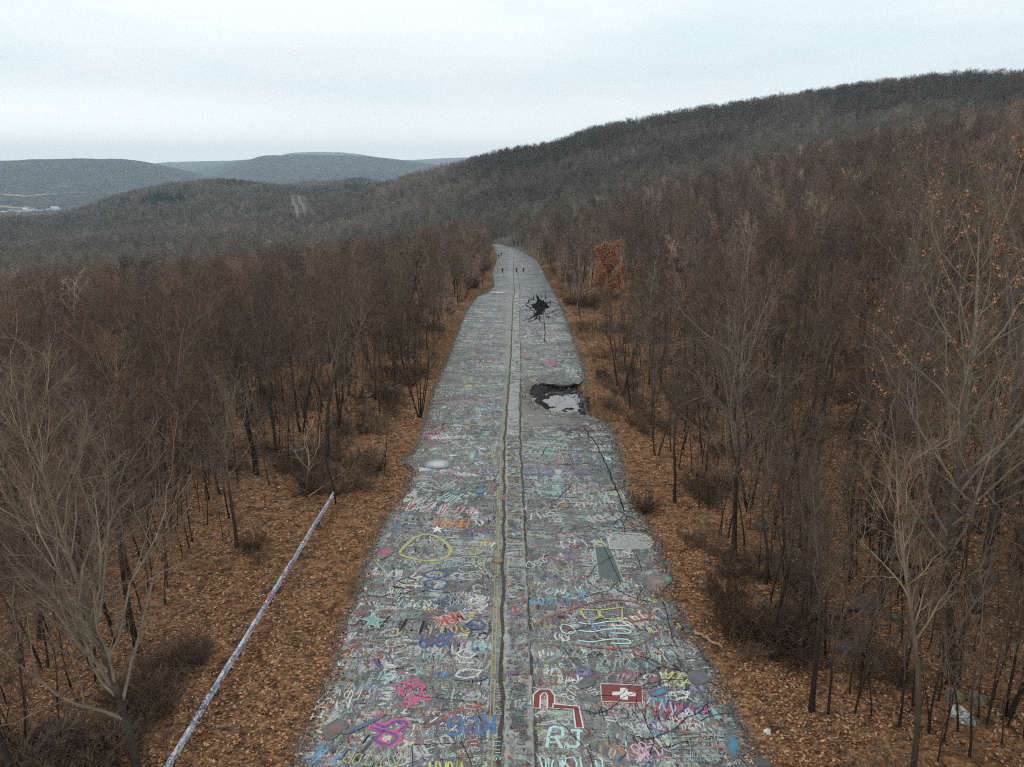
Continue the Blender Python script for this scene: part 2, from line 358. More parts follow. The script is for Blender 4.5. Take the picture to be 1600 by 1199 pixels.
def leaf_mat(name, cols, inst=False):
    m, t, b = new_mat(name, 0.8, 0.2)
    n = nd(t, 'ShaderNodeNewGeometry').outputs['Random Per Island']
    c = ramp(t, n, [(i/(len(cols)-1), c) for i, c in enumerate(cols)])
    if inst:
        tn = nd(t, 'ShaderNodeAttribute', attribute_type='INSTANCER', attribute_name='tint').outputs['Color']
        c = mixc(t, 1.0, c, tn, 'MULTIPLY')
    t.links.new(c, b.inputs['Base Color']); return m
m_oakleaf = leaf_mat('dry_oak_leaf', [(0.16, 0.06, 0.03), (0.30, 0.13, 0.06), (0.42, 0.22, 0.11)])
m_rust = leaf_mat('rust_leaf', [(0.18, 0.07, 0.035), (0.36, 0.15, 0.07), (0.46, 0.23, 0.11)])
m_litter = leaf_mat('fallen_leaf', [(0.07, 0.032, 0.018), (0.16, 0.07, 0.032), (0.26, 0.12, 0.058), (0.36, 0.19, 0.10), (0.50, 0.33, 0.21)])
m_ever = leaf_mat('evergreen_needles', [(0.014, 0.045, 0.032), (0.022, 0.065, 0.045), (0.035, 0.085, 0.055)], True)
m_grass = leaf_mat('dry_grass_blade', [(0.20, 0.11, 0.055), (0.33, 0.20, 0.105), (0.28, 0.19, 0.10)])

# ------------------------------------------------------------------ terrain
rad = np.unique(np.concatenate([np.geomspace(7, 60, 120), np.arange(60, 100, 0.45), np.geomspace(100, 17900, 450)]))
azs = np.radians(np.concatenate([np.linspace(-72, -42, 60)[:-1], np.linspace(-42, 42, 620), np.linspace(42, 72, 60)[1:]]))
A, Rr = np.meshgrid(azs, rad); X = Rr*np.sin(A); Y = Rr*np.cos(A); Z = H(X, Y)
V = np.stack([X, Y, Z], -1).reshape(-1, 3); na = len(azs); i, j = np.meshgrid(np.arange(len(rad)-1), np.arange(na-1), indexing='ij')
q = (i*na+j).ravel(); F = np.stack([q, q+1, q+na+1, q+na], 1)
tag(mobj('ground', np_mesh('ground', V, F, m_ground, smooth=True)), kind='structure')

# ------------------------------------------------------------------ road slab with real holes
def zr(y, off=0.0): return -SL*y+off
rngr = random.Random(5)
def rough_line(pts, step, amp, seed):
    r = random.Random(seed); o = []
    for (a, b_) in zip(pts[:-1], pts[1:]):
        L = math.hypot(b_[0]-a[0], b_[1]-a[1]); n = max(1, min(60, int(L/step)))
        for k in range(n):
            f = k/n; am = amp if k else amp*0.4
            o.append((a[0]+(b_[0]-a[0])*f+r.uniform(-am, am), a[1]+(b_[1]-a[1])*f+r.uniform(-am, am)*0.6))
    o.append(pts[-1]); return o
pit_px = [(830,606),(836,600),(850,599),(866,601),(880,603),(893,601),(905,597),(919,593),(921,655),(930,654),(918,650),(905,648),(885,646),(868,644),(850,639),(838,630),(829,618)]
pit_px = [(830,606),(836,600),(850,599),(866,601),(880,603),(893,601),(905,597),(922,592),(930,620),(940,656),(918,650),(905,648),(885,646),(868,644),(850,639),(838,630),(829,618)]
burn_px = [(838,463),(841,462),(843,467),(846,471),(850,469),(852,472),(853,476),(858,478),(861,480),(855,482),(848,484),(850,487),(846,489),(849,492),(843,493),(839,493),(834,497),(829,500),(826,501),(828,498),(834,494),(836,491),(838,488),(836,484),(833,480),(829,476),(835,475),(840,472)]
pit = rough_line([road_xy(*p_) for p_ in pit_px+[pit_px[0]]], 0.5, 0.10, 2)[:-1]
burn_px = [(843+(a-843)*(.9 if (k % 3) else 1.15), 481+(b_-481)*(.9 if (k % 3) else 1.12)) for k, (a, b_) in enumerate(burn_px)]
burn = rough_line([road_xy(*p_) for p_ in burn_px+[burn_px[0]]], 0.8, 0.05, 3)[:-1]
Lr = rough_line(L3, 0.45, 0.11, 11); Rg = rough_line(R3, 0.45, 0.12, 12)
outline = Lr+Rg[::-1]
def inside(poly, X, Y):
    P = np.array(poly); x0, y0 = P[:, 0], P[:, 1]; x1, y1 = np.roll(x0, -1), np.roll(y0, -1)
    c = np.zeros(len(X), bool)
    for a, b_, c_, d_ in zip(x0, y0, x1, y1):
        m = ((b_ > Y) != (d_ > Y)) & (X < (c_-a)*(Y-b_)/(d_-b_+1e-12)+a); c ^= m
    return c
pts = []; eds = []
for poly in (outline, pit):
    n0 = len(pts); pts += [Vector(q_) for q_ in poly]; n = len(poly); eds += [(n0+k, n0+(k+1) % n) for k in range(n)]
v2, e2, f2, _, _, _ = delaunay_2d_cdt(pts, eds, [], 0, 1e-5)
P2 = np.array([(a.x, a.y) for a in v2]); F2 = np.array([f_ for f_ in f2 if len(f_) == 3])
cen = P2[F2].mean(1); keep = inside(outline, cen[:, 0], cen[:, 1]) & ~inside(pit, cen[:, 0], cen[:, 1])
F2 = F2[keep]; a_ = P2[F2]; cr_ = (a_[:, 1, 0]-a_[:, 0, 0])*(a_[:, 2, 1]-a_[:, 0, 1])-(a_[:, 1, 1]-a_[:, 0, 1])*(a_[:, 2, 0]-a_[:, 0, 0])
F2[cr_ < 0] = F2[cr_ < 0][:, ::-1]
nv = len(P2); top = np.c_[P2, zr(P2[:, 1], 0.03)]; bot = np.c_[P2, zr(P2[:, 1], -0.16)]
ed = np.sort(np.concatenate([F2[:, [0, 1]], F2[:, [1, 2]], F2[:, [2, 0]]]), 1); od = np.concatenate([F2[:, [0, 1]], F2[:, [1, 2]], F2[:, [2, 0]]])
un, ix, ct = np.unique(ed, axis=0, return_index=True, return_counts=True); be = od[ix[ct == 1]]
side = np.stack([be[:, 0], be[:, 0]+nv, be[:, 1]+nv, be[:, 1]], 1)
road = mobj('road', np_mesh('road', np.concatenate([top, bot]), [F2, side], [m_road, m_slab], midx=np.r_[np.zeros(len(F2)), np.ones(len(side))]))
tag(road, kind='structure')

# scorched soil bowls under the holes
def bowl(name, poly, grow_, depth, step, sx):
    P = np.array(poly); cx, cy_ = P.mean(0)
    x0, x1 = P[:, 0].min()-grow_, P[:, 0].max()+grow_; y0, y1 = P[:, 1].min()-grow_, P[:, 1].max()+grow_
    gx = np.arange(x0, x1, step*sx); gy = np.arange(y0, y1, step); GX, GY = np.meshgrid(gx, gy)
    q = ((GX-cx)/(0.5*(x1-x0)))**2+((GY-cy_)/(0.5*(y1-y0)))**2
    wq = sstep(1.0, .35, q); Z = (zr(GY)*(1-wq)+zr(cy_-1.5)*wq)-.14-depth*sstep(1.0, 0.12, q)+(fbm(GX*1.1, GY*0.9, 4)-0.5)*0.8*sstep(1.0, .6, q)
    n = len(gx); i, j = np.meshgrid(np.arange(len(gy)-1), np.arange(n-1), indexing='ij'); k = (i*n+j).ravel()
    F = np.stack([k, k+1, k+n+1, k+n], 1)
    return mobj(name, np_mesh(name, np.stack([GX, GY, Z], -1).reshape(-1, 3), F, m_soil, smooth=True)), cx, cy_
bw, pcx, pcy = bowl('burnt_soil', pit, 0.9, 0.75, 0.22, 0.6); tag(bw, kind='structure')
# puddle: irregular sheet of water in the deeper hollow
wp = [road_xy(u, v, -0.62) for u, v in [(848,626),(856,614),(872,611),(890,611),(904,617),(908,628),(903,640),(890,645),(872,643),(856,638)]]
wp = rough_line(wp+[wp[0]], 0.35, 0.16, 8)[:-1]
wz = zr(pcy-1.5, -0.14-0.62)
Vw = np.array([(p_[0], p_[1], wz) for p_ in wp]); cwx, cwy = Vw[:, 0].mean(), Vw[:, 1].mean()
Vw = np.vstack([Vw, [(cwx, cwy, wz)]]); n = len(wp)
tag(mobj('water', np_mesh('water', Vw, np.array([(k, (k+1) % n, n) for k in range(n)]), m_water)), kind='structure')

# ------------------------------------------------------------------ ribbons of paint
class Ribbon:
    def __init__(s): s.V = []; s.F = []; s.K = []; s.n = 0
    def add(s, P, wd, col, alpha, off):
        """P (n,k,2) polylines, wd (n,), col (n,3), alpha (n,), off (n,)"""
        P = np.asarray(P, float); n, k, _ = P.shape
        T = np.empty_like(P); T[:, 1:-1] = P[:, 2:]-P[:, :-2]; T[:, 0] = P[:, 1]-P[:, 0]; T[:, -1] = P[:, -1]-P[:, -2]
        T /= np.linalg.norm(T, axis=2, keepdims=True)+1e-9
        N = np.stack([-T[..., 1], T[..., 0]], -1)*np.asarray(wd)[:, None, None]*0.5
        E = T*np.asarray(wd)[:, None, None]*0.35; P = P.copy(); P[:, 0] -= E[:, 0]; P[:, -1] += E[:, -1]
        A = P+N; B = P-N; V = np.stack([A, B], 2).reshape(n, k*2, 2)
        Z = -SL*V[..., 1]+np.asarray(off)[:, None]
        s.V.append(np.concatenate([V, Z[..., None]], -1).reshape(-1, 3))
        b0 = s.n+np.arange(n)[:, None]*(2*k)+np.arange(k-1)[None]*2
        s.F.append(np.stack([b0, b0+1, b0+3, b0+2], -1).reshape(-1, 4))
        c = np.concatenate([np.asarray(col, float), np.asarray(alpha, float)[:, None]], 1)
        s.K.append(np.repeat(c, 2*k, axis=0)); s.n += n*2*k
    def line(s, pts, wd, col, alpha=0.85, off=0.045): s.add(np.array([pts]), [wd], [col], [alpha], [off])
    def poly(s, pts, col, alpha=0.85, off=0.044, rim=1.0):
        P = np.array(pts, float); cpt = P.mean(0); n = len(P); Q = np.vstack([P, cpt])
        s.V.append(np.c_[Q, -SL*Q[:, 1]+off]); k = np.arange(n); f = np.stack([k, (k+1) % n, np.full(n, n), np.full(n, n)], 1)+s.n
        s.T = getattr(s, 'T', []); s.T.append(f[:, :3]); kk = np.repeat([[*col, alpha]], n+1, axis=0); kk[:n, 3] = alpha*rim; s.K.append(kk); s.n += n+1
    def build(s, name, parent=None, mat=None):
        F = []
        if s.F: F.append(np.concatenate(s.F))
        if getattr(s, 'T', None): F.append(np.concatenate(s.T))
        return mobj(name, np_mesh(name, np.concatenate(s.V), F, mat or m_paint, {'tint': np.concatenate(s.K)}), parent)
WHITE, TEAL, BLUE, NAVY = (.62, .63, .60), (.25, .55, .52), (.08, .30, .55), (.03, .07, .22)
PINK, RED, MAROON, YELLOW = (.62, .08, .22), (.45, .07, .06), (.20, .035, .035), (.55, .55, .15)
ORANGE, GREEN, PURPLE, GREY, BLACK = (.5, .2, .07), (.10, .38, .22), (.20, .12, .38), (.42, .42, .40), (.03, .03, .035)
AQUA = (.45, .68, .64)
pal = np.array([WHITE]*8+[GREY]*8+[ TEAL, TEAL, BLUE, NAVY, PINK, RED, RED, MAROON, YELLOW, YELLOW, ORANGE, GREEN, PURPLE, BLACK, BLACK, AQUA, AQUA])
# mass of overlapping, unreadable scrawl
def scrawl(nwords, y0, y1, hmin, hmax, seed, rb, xr=None, wmin=0.02, alpha=(0.3, 0.9)):
    r = np.random.RandomState(seed)
    y = np.exp(r.uniform(np.log(y0), np.log(y1), nwords)) if y1 > y0*3 else r.uniform(y0, y1, nwords)
    a, b_ = (edge_l(y)+0.25, edge_r(y)-0.3) if xr is None else (np.full(nwords, xr[0]), np.full(nwords, xr[1]))
    x = a+(b_-a)*r.rand(nwords)
    h = hmin*(hmax/hmin)**(r.rand(nwords)**1.7); nl = r.randint(2, 9, nwords)
    ang = r.choice([0, 0, math.pi, math.pi, math.pi/2, -math.pi/2, 0.4, 2.7], nwords)+r.normal(0, 0.15, nwords)
    ci = r.randint(0, len(pal), nwords); cl_ = pal[ci]*r.uniform(0.55, 1.05, (nwords, 1)); al = r.uniform(*alpha, nwords)
    wid = np.clip(h*r.uniform(0.06, 0.16, nwords), wmin, 0.11); of = r.uniform(0.034, 0.043, nwords)
    W = np.repeat(np.arange(nwords), nl); li = np.concatenate([np.arange(k) for k in nl])
    for rep in range(2):
        n = len(W); K = 7; tt = np.linspace(0, 1, K)
        # random letter-like strokes: part ellipse, sheared, or zigzag
        a0 = r.uniform(0, 2*math.pi, (n, 1)); sweep = r.choice([0.9, 2.2, 4.5, 6.3], (n, 1))*r.choice([-1, 1], (n, 1)); ph = a0+sweep*tt
        ex = r.uniform(0.12, 0.42, (n, 1)); ey = r.uniform(0.25, 0.55, (n, 1))
        px = 0.4+ex*np.cos(ph)+r.normal(0, 0.05, (n, K)); py = 0.5+ey*np.sin(ph)+r.normal(0, 0.05, (n, K))
        zx = 0.4+np.cumsum(r.normal(0, 0.18, (n, K)), 1)*0.6; zy = 0.5+0.5*np.sign(np.sin(r.uniform(0, 6, (n, 1))+tt*r.choice([3, 7, 10], (n, 1))))*r.uniform(0.6, 1, (n, K))
        zz = (r.rand(n, 1) < 0.35); px = np.where(zz, zx, px); py = np.where(zz, zy, py)
        ln_ = (r.rand(n, 1) < 0.3); sx0, sx1 = r.uniform(0.1, .7, (n, 1)), r.uniform(.1, .7, (n, 1)); px = np.where(ln_, sx0+(sx1-sx0)*tt, px); py = np.where(ln_, tt, py)
        hh = h[W][:, None]; lx_ = (px+li[:, None]*0.85)*hh*0.85; lyy = py*hh
        ca, sa = np.cos(ang[W])[:, None], np.sin(ang[W])[:, None]
        PX = x[W][:, None]+ca*lx_-sa*lyy; PY = y[W][:, None]+sa*lx_+ca*lyy
        P = np.stack([PX, PY], -1)
        lo, hi = (edge_l(PY)+0.1, edge_r(PY)-0.1) if xr is None else (xr[0], xr[1])
        ok = ((PX > lo) & (PX < hi)).all(1)
        if xr is None: ok &= ~((PX > MX0-0.5) & (PX < MX1+0.15)).any(1)
        ok &= (r.rand(n) < (1.0 if rep == 0 else 0.6))
        ok &= ~inside(pit, PX.mean(1), PY.mean(1)) & ~inside(burn, PX.mean(1), PY.mean(1))
        q = ((PX.mean(1)-PIT[0]+1)/5.0)**2+((PY.mean(1)-PIT[1])/11)**2; ok &= ~((q < 1) & (r.rand(n) < 0.85))
        fat = ok & (((W*7919) % 100) < 16)
        rb.add(P[fat], np.minimum(wid[W][fat]*3.2, .3), pal[(W[fat]*31+19) % len(pal)]*.8, al[W][fat], (of[W]-.0012+r.uniform(0, 0.0003, n))[fat])
        rb.add(P[ok], wid[W][ok], cl_[W][ok], al[W][ok], (of[W]+r.uniform(0, 0.0006, n))[ok])
MX0, MX1 = -0.42, 0.72      # concrete median (x of its edges)
def med_c(y): # the median drifts with the bend
    return np.interp(y, [0, 27, 60, 100, 160, 175, 235, 300, 345, 390, 430], [0.33, 0.24, 0.05, 0.55, 0.9, 1.3, 1.0, 1.3, -4, -11, -22])
rb = Ribbon()
scrawl(5600, 20, 62, 0.14, 0.75, 1, rb, alpha=(.05, .9), wmin=.017); scrawl(330, 20, 60, 0.7, 1.7, 2, rb, wmin=0.06, alpha=(0.1, .75)); scrawl(3600, 56, 165, 0.3, 1.3, 3, rb, wmin=0.06, alpha=(.1, .8)); scrawl(900, 130, 390, 0.6, 2.0, 4, rb, wmin=0.14, alpha=(.1, .6))
# soft filled patches
r = np.random.RandomState(9)
for k in range(1300):
    y = 20*(8.0**r.rand()); x = r.uniform(edge_l(y)+0.8, edge_r(y)-0.8)
    if MX0-1.2 < x < MX1+0.9 or ((x-PIT[0]+1)/5.5)**2+((y-PIT[1])/12)**2 < 1: continue
    rx_, ry_ = r.uniform(0.15, 0.75)*(1+y/90), r.uniform(0.1, 0.38)*(1+y/70); a = np.linspace(0, 2*math.pi, 13)[:-1]; rr = 1+r.normal(0, .22, 12)
    if not (edge_l(y) < x-rx_*1.3 and x+rx_*1.3 < edge_r(y)): continue
    rb.poly(np.stack([x+rx_*rr*np.cos(a), y+ry_*rr*np.sin(a)], 1), pal[r.randint(len(pal))]*r.uniform(.5, 1), r.uniform(.35, .9), 0.0335+0.0004*r.rand(), -.25)
for k_ in rb.K:
    lum = k_[:, :3].mean(1, keepdims=True); k_[:, :3] = (lum+(k_[:, :3]-lum)*.80)
g = rb.build('graffiti', road); tag(g, 'overlapping faded spray-painted scrawl in many colours', kind='stuff')

# stroke alphabet on a 4 x 6 grid
FONT = {'K': '0 0 0 6;4 6 0 2.6;1.3 3.6 4 0', 'L': '0 6 0 0 3.6 0', 'G': '4 5 3 6 1 6 0 4.5 0 1.5 1 0 3 0 4 1.2 4 2.8 2.4 2.8', 'R': '0 0 0 6 3 6 4 5 3.6 3.6 0 3;1.5 3 4 0',
 'J': '1 6 4 6;3 6 3 1.2 2 0 .8 0 0 1.2', 'A': '0 0 2 6 4 0;.8 2.2 3.2 2.2', '+': '0 3 4 3;2 1 2 5', 'P': '0 0 0 6 3 6 4 4.8 3.4 3.2 0 2.8', '7': '0 6 4 6 1.4 0', '/': '0 0 3 6', '2': '0 5 1.2 6 3 6 4 4.6 3 3 0 0 4 0',
 '1': '1 4.6 2 6 2 0', 'Y': '0 6 2 3 4 6;2 3 2 0', 'U': '0 6 0 1.4 1 0 3 0 4 1.4 4 6', 'F': '0 0 0 6 4 6;0 3.2 3 3.2', 'O': '2 6 .5 5 0 3 .5 1 2 0 3.5 1 4 3 3.5 5 2 6', '0': '2 6 .5 5 0 3 .5 1 2 0 3.5 1 4 3 3.5 5 2 6',
 '9': '4 4 2.5 3 .6 3.4 0 4.8 1 6 3 6 4 4.6 3.6 1.5 2 0', 'V': '0 6 2 0 4 6', 'E': '4 6 0 6 0 0 4 0;0 3 3 3', 'N': '0 0 0 6 4 0 4 6', 'I': '2 0 2 6', 'M': '0 0 0 6 2 2.4 4 6 4 0', 'S': '4 5.2 2.8 6 1 6 0 4.8 .8 3.4 3.2 2.6 4 1.3 3 0 1 0 0 .8',
 'H': '0 0 0 6;4 0 4 6;0 3 4 3', 'D': '0 0 0 6 2.4 6 4 4.4 4 1.6 2.4 0 0 0', 'T': '0 6 4 6;2 6 2 0', 'X': '0 0 4 6;0 6 4 0', '8': '2 3.2 .4 4.4 1 5.8 3 5.8 3.6 4.4 2 3.2 .2 1.6 1 0 3 0 3.8 1.6 2 3.2', '5': '4 6 .6 6 .3 3.4 2.6 3.8 4 2.4 3.4 .6 1.6 0 0 .6',
 '4': '3 0 3 6 0 2 4 2', 'C': '4 5 2.6 6 1 5.6 0 4 0 2 1 .4 2.6 0 4 1', 'W': '0 6 1 0 2 4 3 0 4 6', '3': '0 5.2 1.6 6 3.6 5.2 3 3.6 1.6 3.2 3.4 2.6 4 1.2 2.4 0 0 .8', 'Z': '0 6 4 6 0 0 4 0', '.': '1.8 0 2.2 .3'}
def smoothpath(p, closed=False, n=4):
    p = np.array(p, float)
    if closed: p = np.vstack([p[-1], p, p[0], p[1]])
    else: p = np.vstack([2*p[0]-p[1], p, 2*p[-1]-p[-2]])
    o = []
    for i in range(1, len(p)-2):
        for t_ in np.linspace(0, 1, n, endpoint=False):
            a, b_, c_, d_ = p[i-1:i+3]; o.append(0.5*((2*b_)+(c_-a)*t_+(2*a-5*b_+4*c_-d_)*t_**2+(-a+3*b_-3*c_+d_)*t_**3))
    o.append(p[-2]); return np.array(o)
_off = [0.046]
def nxt(): _off[0] += 0.0003; return _off[0]
def word(txt, S, E, h, col, wd, name='painted_word', label=None, alpha=0.64, outline_=None, tl=0.0):
    S = np.array(road_xy(*S)); E = np.array(road_xy(*E)); d = E-S; L = np.linalg.norm(d); d /= L; up = np.array([-d[1], d[0]])
    adv = L/len(txt); rb = Ribbon(); rr = random.Random(hash(txt) % 999 if False else len(txt)*7+int(abs(S[0])*10))
    passes = [(wd, col)] if outline_ is None else [(wd*1.9, outline_), (wd, col)]
    for wd_, c_ in passes:
        o = nxt()
        for i_, ch in enumerate(txt):
            if ch not in FONT: continue
            for k_, st_ in enumerate(FONT[ch].split(';')):
                v = list(map(float, st_.split())); pp = [(v[j_]/4*adv*0.74+i_*adv+rr.gauss(0, h*.025), v[j_+1]/6*h+rr.gauss(0, h*.035)+(i_*37 % 5-2)*h*.02) for j_ in range(0, len(v), 2)]
                q_ = [S+d*(a+tl*b_)+up*b_ for a, b_ in pp]
                if len(q_) > 4 and ch in 'GSCOUJ0PRD2358961': q_ = smoothpath(q_, n=3)
                rb.line(q_, wd_, c_, alpha, o+0.0001*k_)
    g = rb.build(name, road); 
    if label: tag(g, label)
    return g
def shape(name, px, wd, col, closed=False, smooth=True, label=None, alpha=0.58, fill=None, fa=0.8, rim=1.0):
    P = [road_xy(*a) for a in px]
    if smooth: P = list(smoothpath(P, closed))
    elif closed: P = P+[P[0]]
    rb = Ribbon()
    if fill is not None: rb.poly(P[:-1], fill, fa, nxt(), rim)
    if wd: rb.line(P, wd, col, alpha, nxt())
    g = rb.build(name, road)
    if label: tag(g, label)
    return g
word('KLG', (772,1121), (697,1121), 1.0, (.05, .16, .38), 0.13, label='blue letters K L G painted upside down')
word('RJ', (856,1166), (914,1172), 1.0, AQUA, 0.13, label='pale turquoise letters R J')
word('A+P', (1052,1131), (1092,1127), 0.60, WHITE, 0.06, label='white letters A+P', outline_=None)
word('7/22/17', (1065,1141), (1104,1138), 0.27, WHITE, 0.045, label='white date 7/22/17')
word('YUK', (1037,1163), (985,1177), 0.50, (.60, .42, .55), 0.075, label='pinkish letters YUK painted upside down')
word('FOU', (1016,1158), (982,1167), 0.33, (.60, .42, .55), 0.06, label='pinkish letters FOU painted upside down')
word('2019', (706,992), (655,994), 1.0, (.05, .10, .25), 0.13, label='dark blue year 2019 painted upside down')
word('SP', (597,1118), (560,1158), 1.25, (.13, .05, .28), 0.13, outline_=PINK, label='purple letters S P outlined in pink')
word('HSIK', (618,1072), (638,1108), 1.0, PINK, 0.12, label='hot pink letters painted sideways')
word('MRK', (717,958), (676,968), 0.8, RED, 0.12, label='red letters with pale edges', outline_=(.5, .4, .35))
word('JEE', (934,905), (911,903), 0.9, GREY, 0.06, label='pale letters JEE painted upside down')
word('GO', (646, 930), (646, 880), 1.9, NAVY, 0.0) if False else None
shape('painted_letter', [(665,915),(672,921),(688,922),(698,917),(697,910),(684,907),(671,908),(663,911)], 0.13, NAVY, True, label='navy blue letter O')
shape('painted_letter', [(700,893),(702,900),(690,903),(676,901),(672,897),(676,892),(686,891)], 0.0001, NAVY) if False else None
shape('painted_letter', [(663,900),(669,895),(684,892),(696,893),(699,899),(690,904),(676,904),(664,902)], 0.13, NAVY, True, label='navy blue oval beside the letter O')
word('YOU', (632,933), (608,924), 0.55, WHITE, 0.055, label='white letters YOU painted upside down')
word('NIMS', (633,923), (609,920), 0.5, WHITE, 0.05, label='white letters NIMS painted upside down')
word('LOVE', (733,937), (693,940), 0.55, GREY, 0.06, label='grey letters LOVE painted upside down')
word('1TR', (728,925), (700,925), 0.5, GREY, 0.05)
word('NIM', (722,775), (702,770), 1.7, AQUA, 0.10, label='white outlined block letters')
word('8/18', (893,1096), (915,1068), 0.55, WHITE, 0.05, label='white date 8/18')
word('4/21/15', (905,1070), (930,1090), 0.35, WHITE, 0.045, label='white numbers 4 21 15')
word('TJS', (503,1128), (522,1090), 0.5, WHITE, 0.05, label='white letters at left edge')
word('DAMMIT', (783,1118), (781,1072), 0.22, GREY, 0.04, alpha=.55, label='white letters along the yellow line')
word('SMITTY', (781,1190), (782,1150), 0.24, AQUA, 0.04, alpha=.55)
word('SINCE 85', (946,905), (938,858), 0.55, AQUA, 0.06, label='pale column of lettering in a toothed frame')
shape('painted_frame', [(929,855),(953,856),(975,911),(935,903)], 0.06, GREY, True, False, fill=(.05, .10, .10), fa=.5, label='dark green panel with pale toothed edge')
word('JTJX33', (958,851), (1016,853), 0.9, (.05, .07, .12), 0.16, outline_=WHITE, label='black and white lettering on pale panel')
shape('painted_frame', [(951,842),(957,833),(1008,836),(1022,849),(1014,858),(952,859)], 0.07, WHITE, True, False, fill=(.42, .44, .42), fa=.5, label='pale panel by the broken right edge')
word('VEEF', (1030,1062), (1078,1080), 0.8, YELLOW, 0.08, label='yellow ladder-like lettering')
word('WORM', (722,1190), (668,1194), 0.8, YELLOW, 0.08)
word('KONTOR', (625,1186), (540,1176), 0.55, (.45, .42, .2), 0.05)
shape('painted_star', [(683,822),(685.5,826),(694,826),(687,829),(691,834),(683.5,831),(676,834),(679,829),(672.5,826),(681,826)], 0.0, WHITE, True, False, fill=WHITE, fa=1.0, label='solid white star')
shape('painted_star', [(583,958),(588,968),(603,970),(590,974),(593,984),(582,977),(570,980),(577,972),(561,968),(578,967)], 0.09, (.4, .6, .57), True, False, fill=(.2, .38, .35), fa=.6, label='turquoise outlined star')
shape('painted_heart', [(742,979),(731,977),(728,979),(735,983),(752,984),(757,979),(752,973),(745,970),(738,971),(729,978)], 0.14, NAVY, False, True, label='navy blue heart')
shape('painted_ring', [(625,866),(640,873),(668,878),(695,874),(704,861),(695,848),(682,840),(665,836),(648,842),(633,855)], 0.2, YELLOW, True, label='large yellow ring', alpha=.5)
shape('painted_ring', [(676,817),(692,806),(718,802),(738,806),(745,817),(738,826),(715,829),(695,824)], 0.05, GREY, True, label='thin white oval')
word('PHISH', (734,815), (680,813), 1.1, ORANGE, 0.13, label='orange lettering inside a white oval', alpha=.7) if False else word('HHSH', (734,815), (680,813), 1.1, ORANGE, 0.13, label='orange lettering inside a white oval', alpha=.7)
for k_, v_ in enumerate((864, 876, 891, 903)):
    shape('painted_ring', [(717,v_),(725,v_-4.5),(742,v_-4.5),(752,v_-1),(748,v_+3),(735,v_+4.5),(722,v_+4)], 0.055, WHITE, True, label=['first','second','third','fourth'][k_]+' white oval of the column beside the median, from far to near')
shape('painted_glasses', [(906,954),(934,955),(937,965),(928,970),(914,968)], 0.11, YELLOW, True, False, label='left yellow spectacle lens')
shape('painted_glasses', [(938,955),(972,951),(972,966),(960,970),(945,968),(937,962)], 0.11, YELLOW, True, False, label='right yellow spectacle lens')
shape('painted_outline', [(840,978),(850,968),(882,957),(915,946),(950,939),(985,941),(1005,948),(1016,960),(1012,968),(980,975)], 0.13, RED, False, alpha=.42, label='long red curve over the yellow glasses')
shape('painted_outline', [(893,1008),(925,1013),(960,1015),(990,1012),(1010,1003),(1024,992)], 0.10, RED, False, alpha=.35, label='long red curve under the yellow glasses')
shape('painted_outline', [(876,980),(880,990),(893,992),(898,986),(886,978)], 0.1, AQUA, True, label='pale blue teardrop')
for v_ in (975, 987, 1003):
    shape('painted_stripe', [(905,v_),(925,v_+2),(950,v_-2),(978,v_-2),(984,v_+4),(955,v_+4)], 0.09, AQUA, False, alpha=.8, label='pale blue wavy stripe inside the red curve')
shape('painted_flag', [(938,1070),(1003,1073),(1004,1101),(940,1098)], 0.06, WHITE, True, False, fill=MAROON, fa=.72, label='dark red flag with white outline')
shape('painted_cross', [(969,1077),(980,1077),(980.5,1083),(993,1084),(993,1090),(981,1090),(981,1095.5),(969,1095),(969,1089),(956,1088.5),(957,1083),(969,1083)], 0.0, WHITE, True, False, fill=WHITE, fa=1, label='white cross of the dark red flag')
for P_, lb in (([(838,1106),(839,1088),(846,1082),(856,1082),(861,1089),(861,1106)], 'dark red arch outlined in white'), ([(868,1106),(900,1108),(905,1137)], 'dark red angle outlined in white')):
    rb = Ribbon(); q_ = [road_xy(*a) for a in P_]; rb.line(q_, 0.36, WHITE, .95, nxt()); rb.line(q_, 0.24, MAROON, .95, nxt()); tag(rb.build('painted_outline', road), lb)
for P_ in ([(822,884),(826,879),(834,880),(836,886),(831,890),(823,888)], [(834,880),(840,878),(846,881),(844,886),(836,886)], [(840,878),(845,874),(853,875),(855,880),(846,881)], [(848,874),(850,869),(846,866)], [(850,869),(857,867)]):
    shape('painted_ring', P_, 0.065, WHITE, len(P_) > 4, False, label='white hexagon chain of a molecule drawing')
def smear(px, col, a=.7, label=None): shape('painted_patch', px, 0, col, True, True, fill=tuple(x*.8 for x in col), fa=a*1.05, label=label, rim=.15)
smear([(666,722),(680,718),(702,720),(706,727),(695,733),(672,733),(661,728)], (.62,.64,.66), .95, 'white sprayed cloud patch')
smear([(700,712),(713,711),(714,714),(702,715)], (.7,.7,.68), 1, 'small white oval patch')
smear([(702,768),(720,768),(718,774),(705,773)], TEAL, .5) ; smear([(744,766),(755,764),(756,771),(745,773)], BLUE, .9, 'blue blob')
smear([(782,775),(804,773),(803,783),(784,783)], (.45,.1,.08), .7, 'red band beside the median')
smear([(587,866),(600,856),(616,855),(612,867),(594,876)], PINK, .65, 'pink smear near the left edge'); smear([(730,715),(736,704),(745,702),(742,722),(734,728)], AQUA, .6, 'pale blue patch beside the yellow line')
smear([(905,1066),(930,1058),(928,1072),(906,1078)], BLUE, .25); smear([(1015,1086),(1038,1075),(1046,1082),(1026,1090)], BLUE, .8, 'blue arrow-like smear'); smear([(1015,1062),(1026,1060),(1030,1066),(1016,1069)], PINK, .7, 'pink blob near the flag')
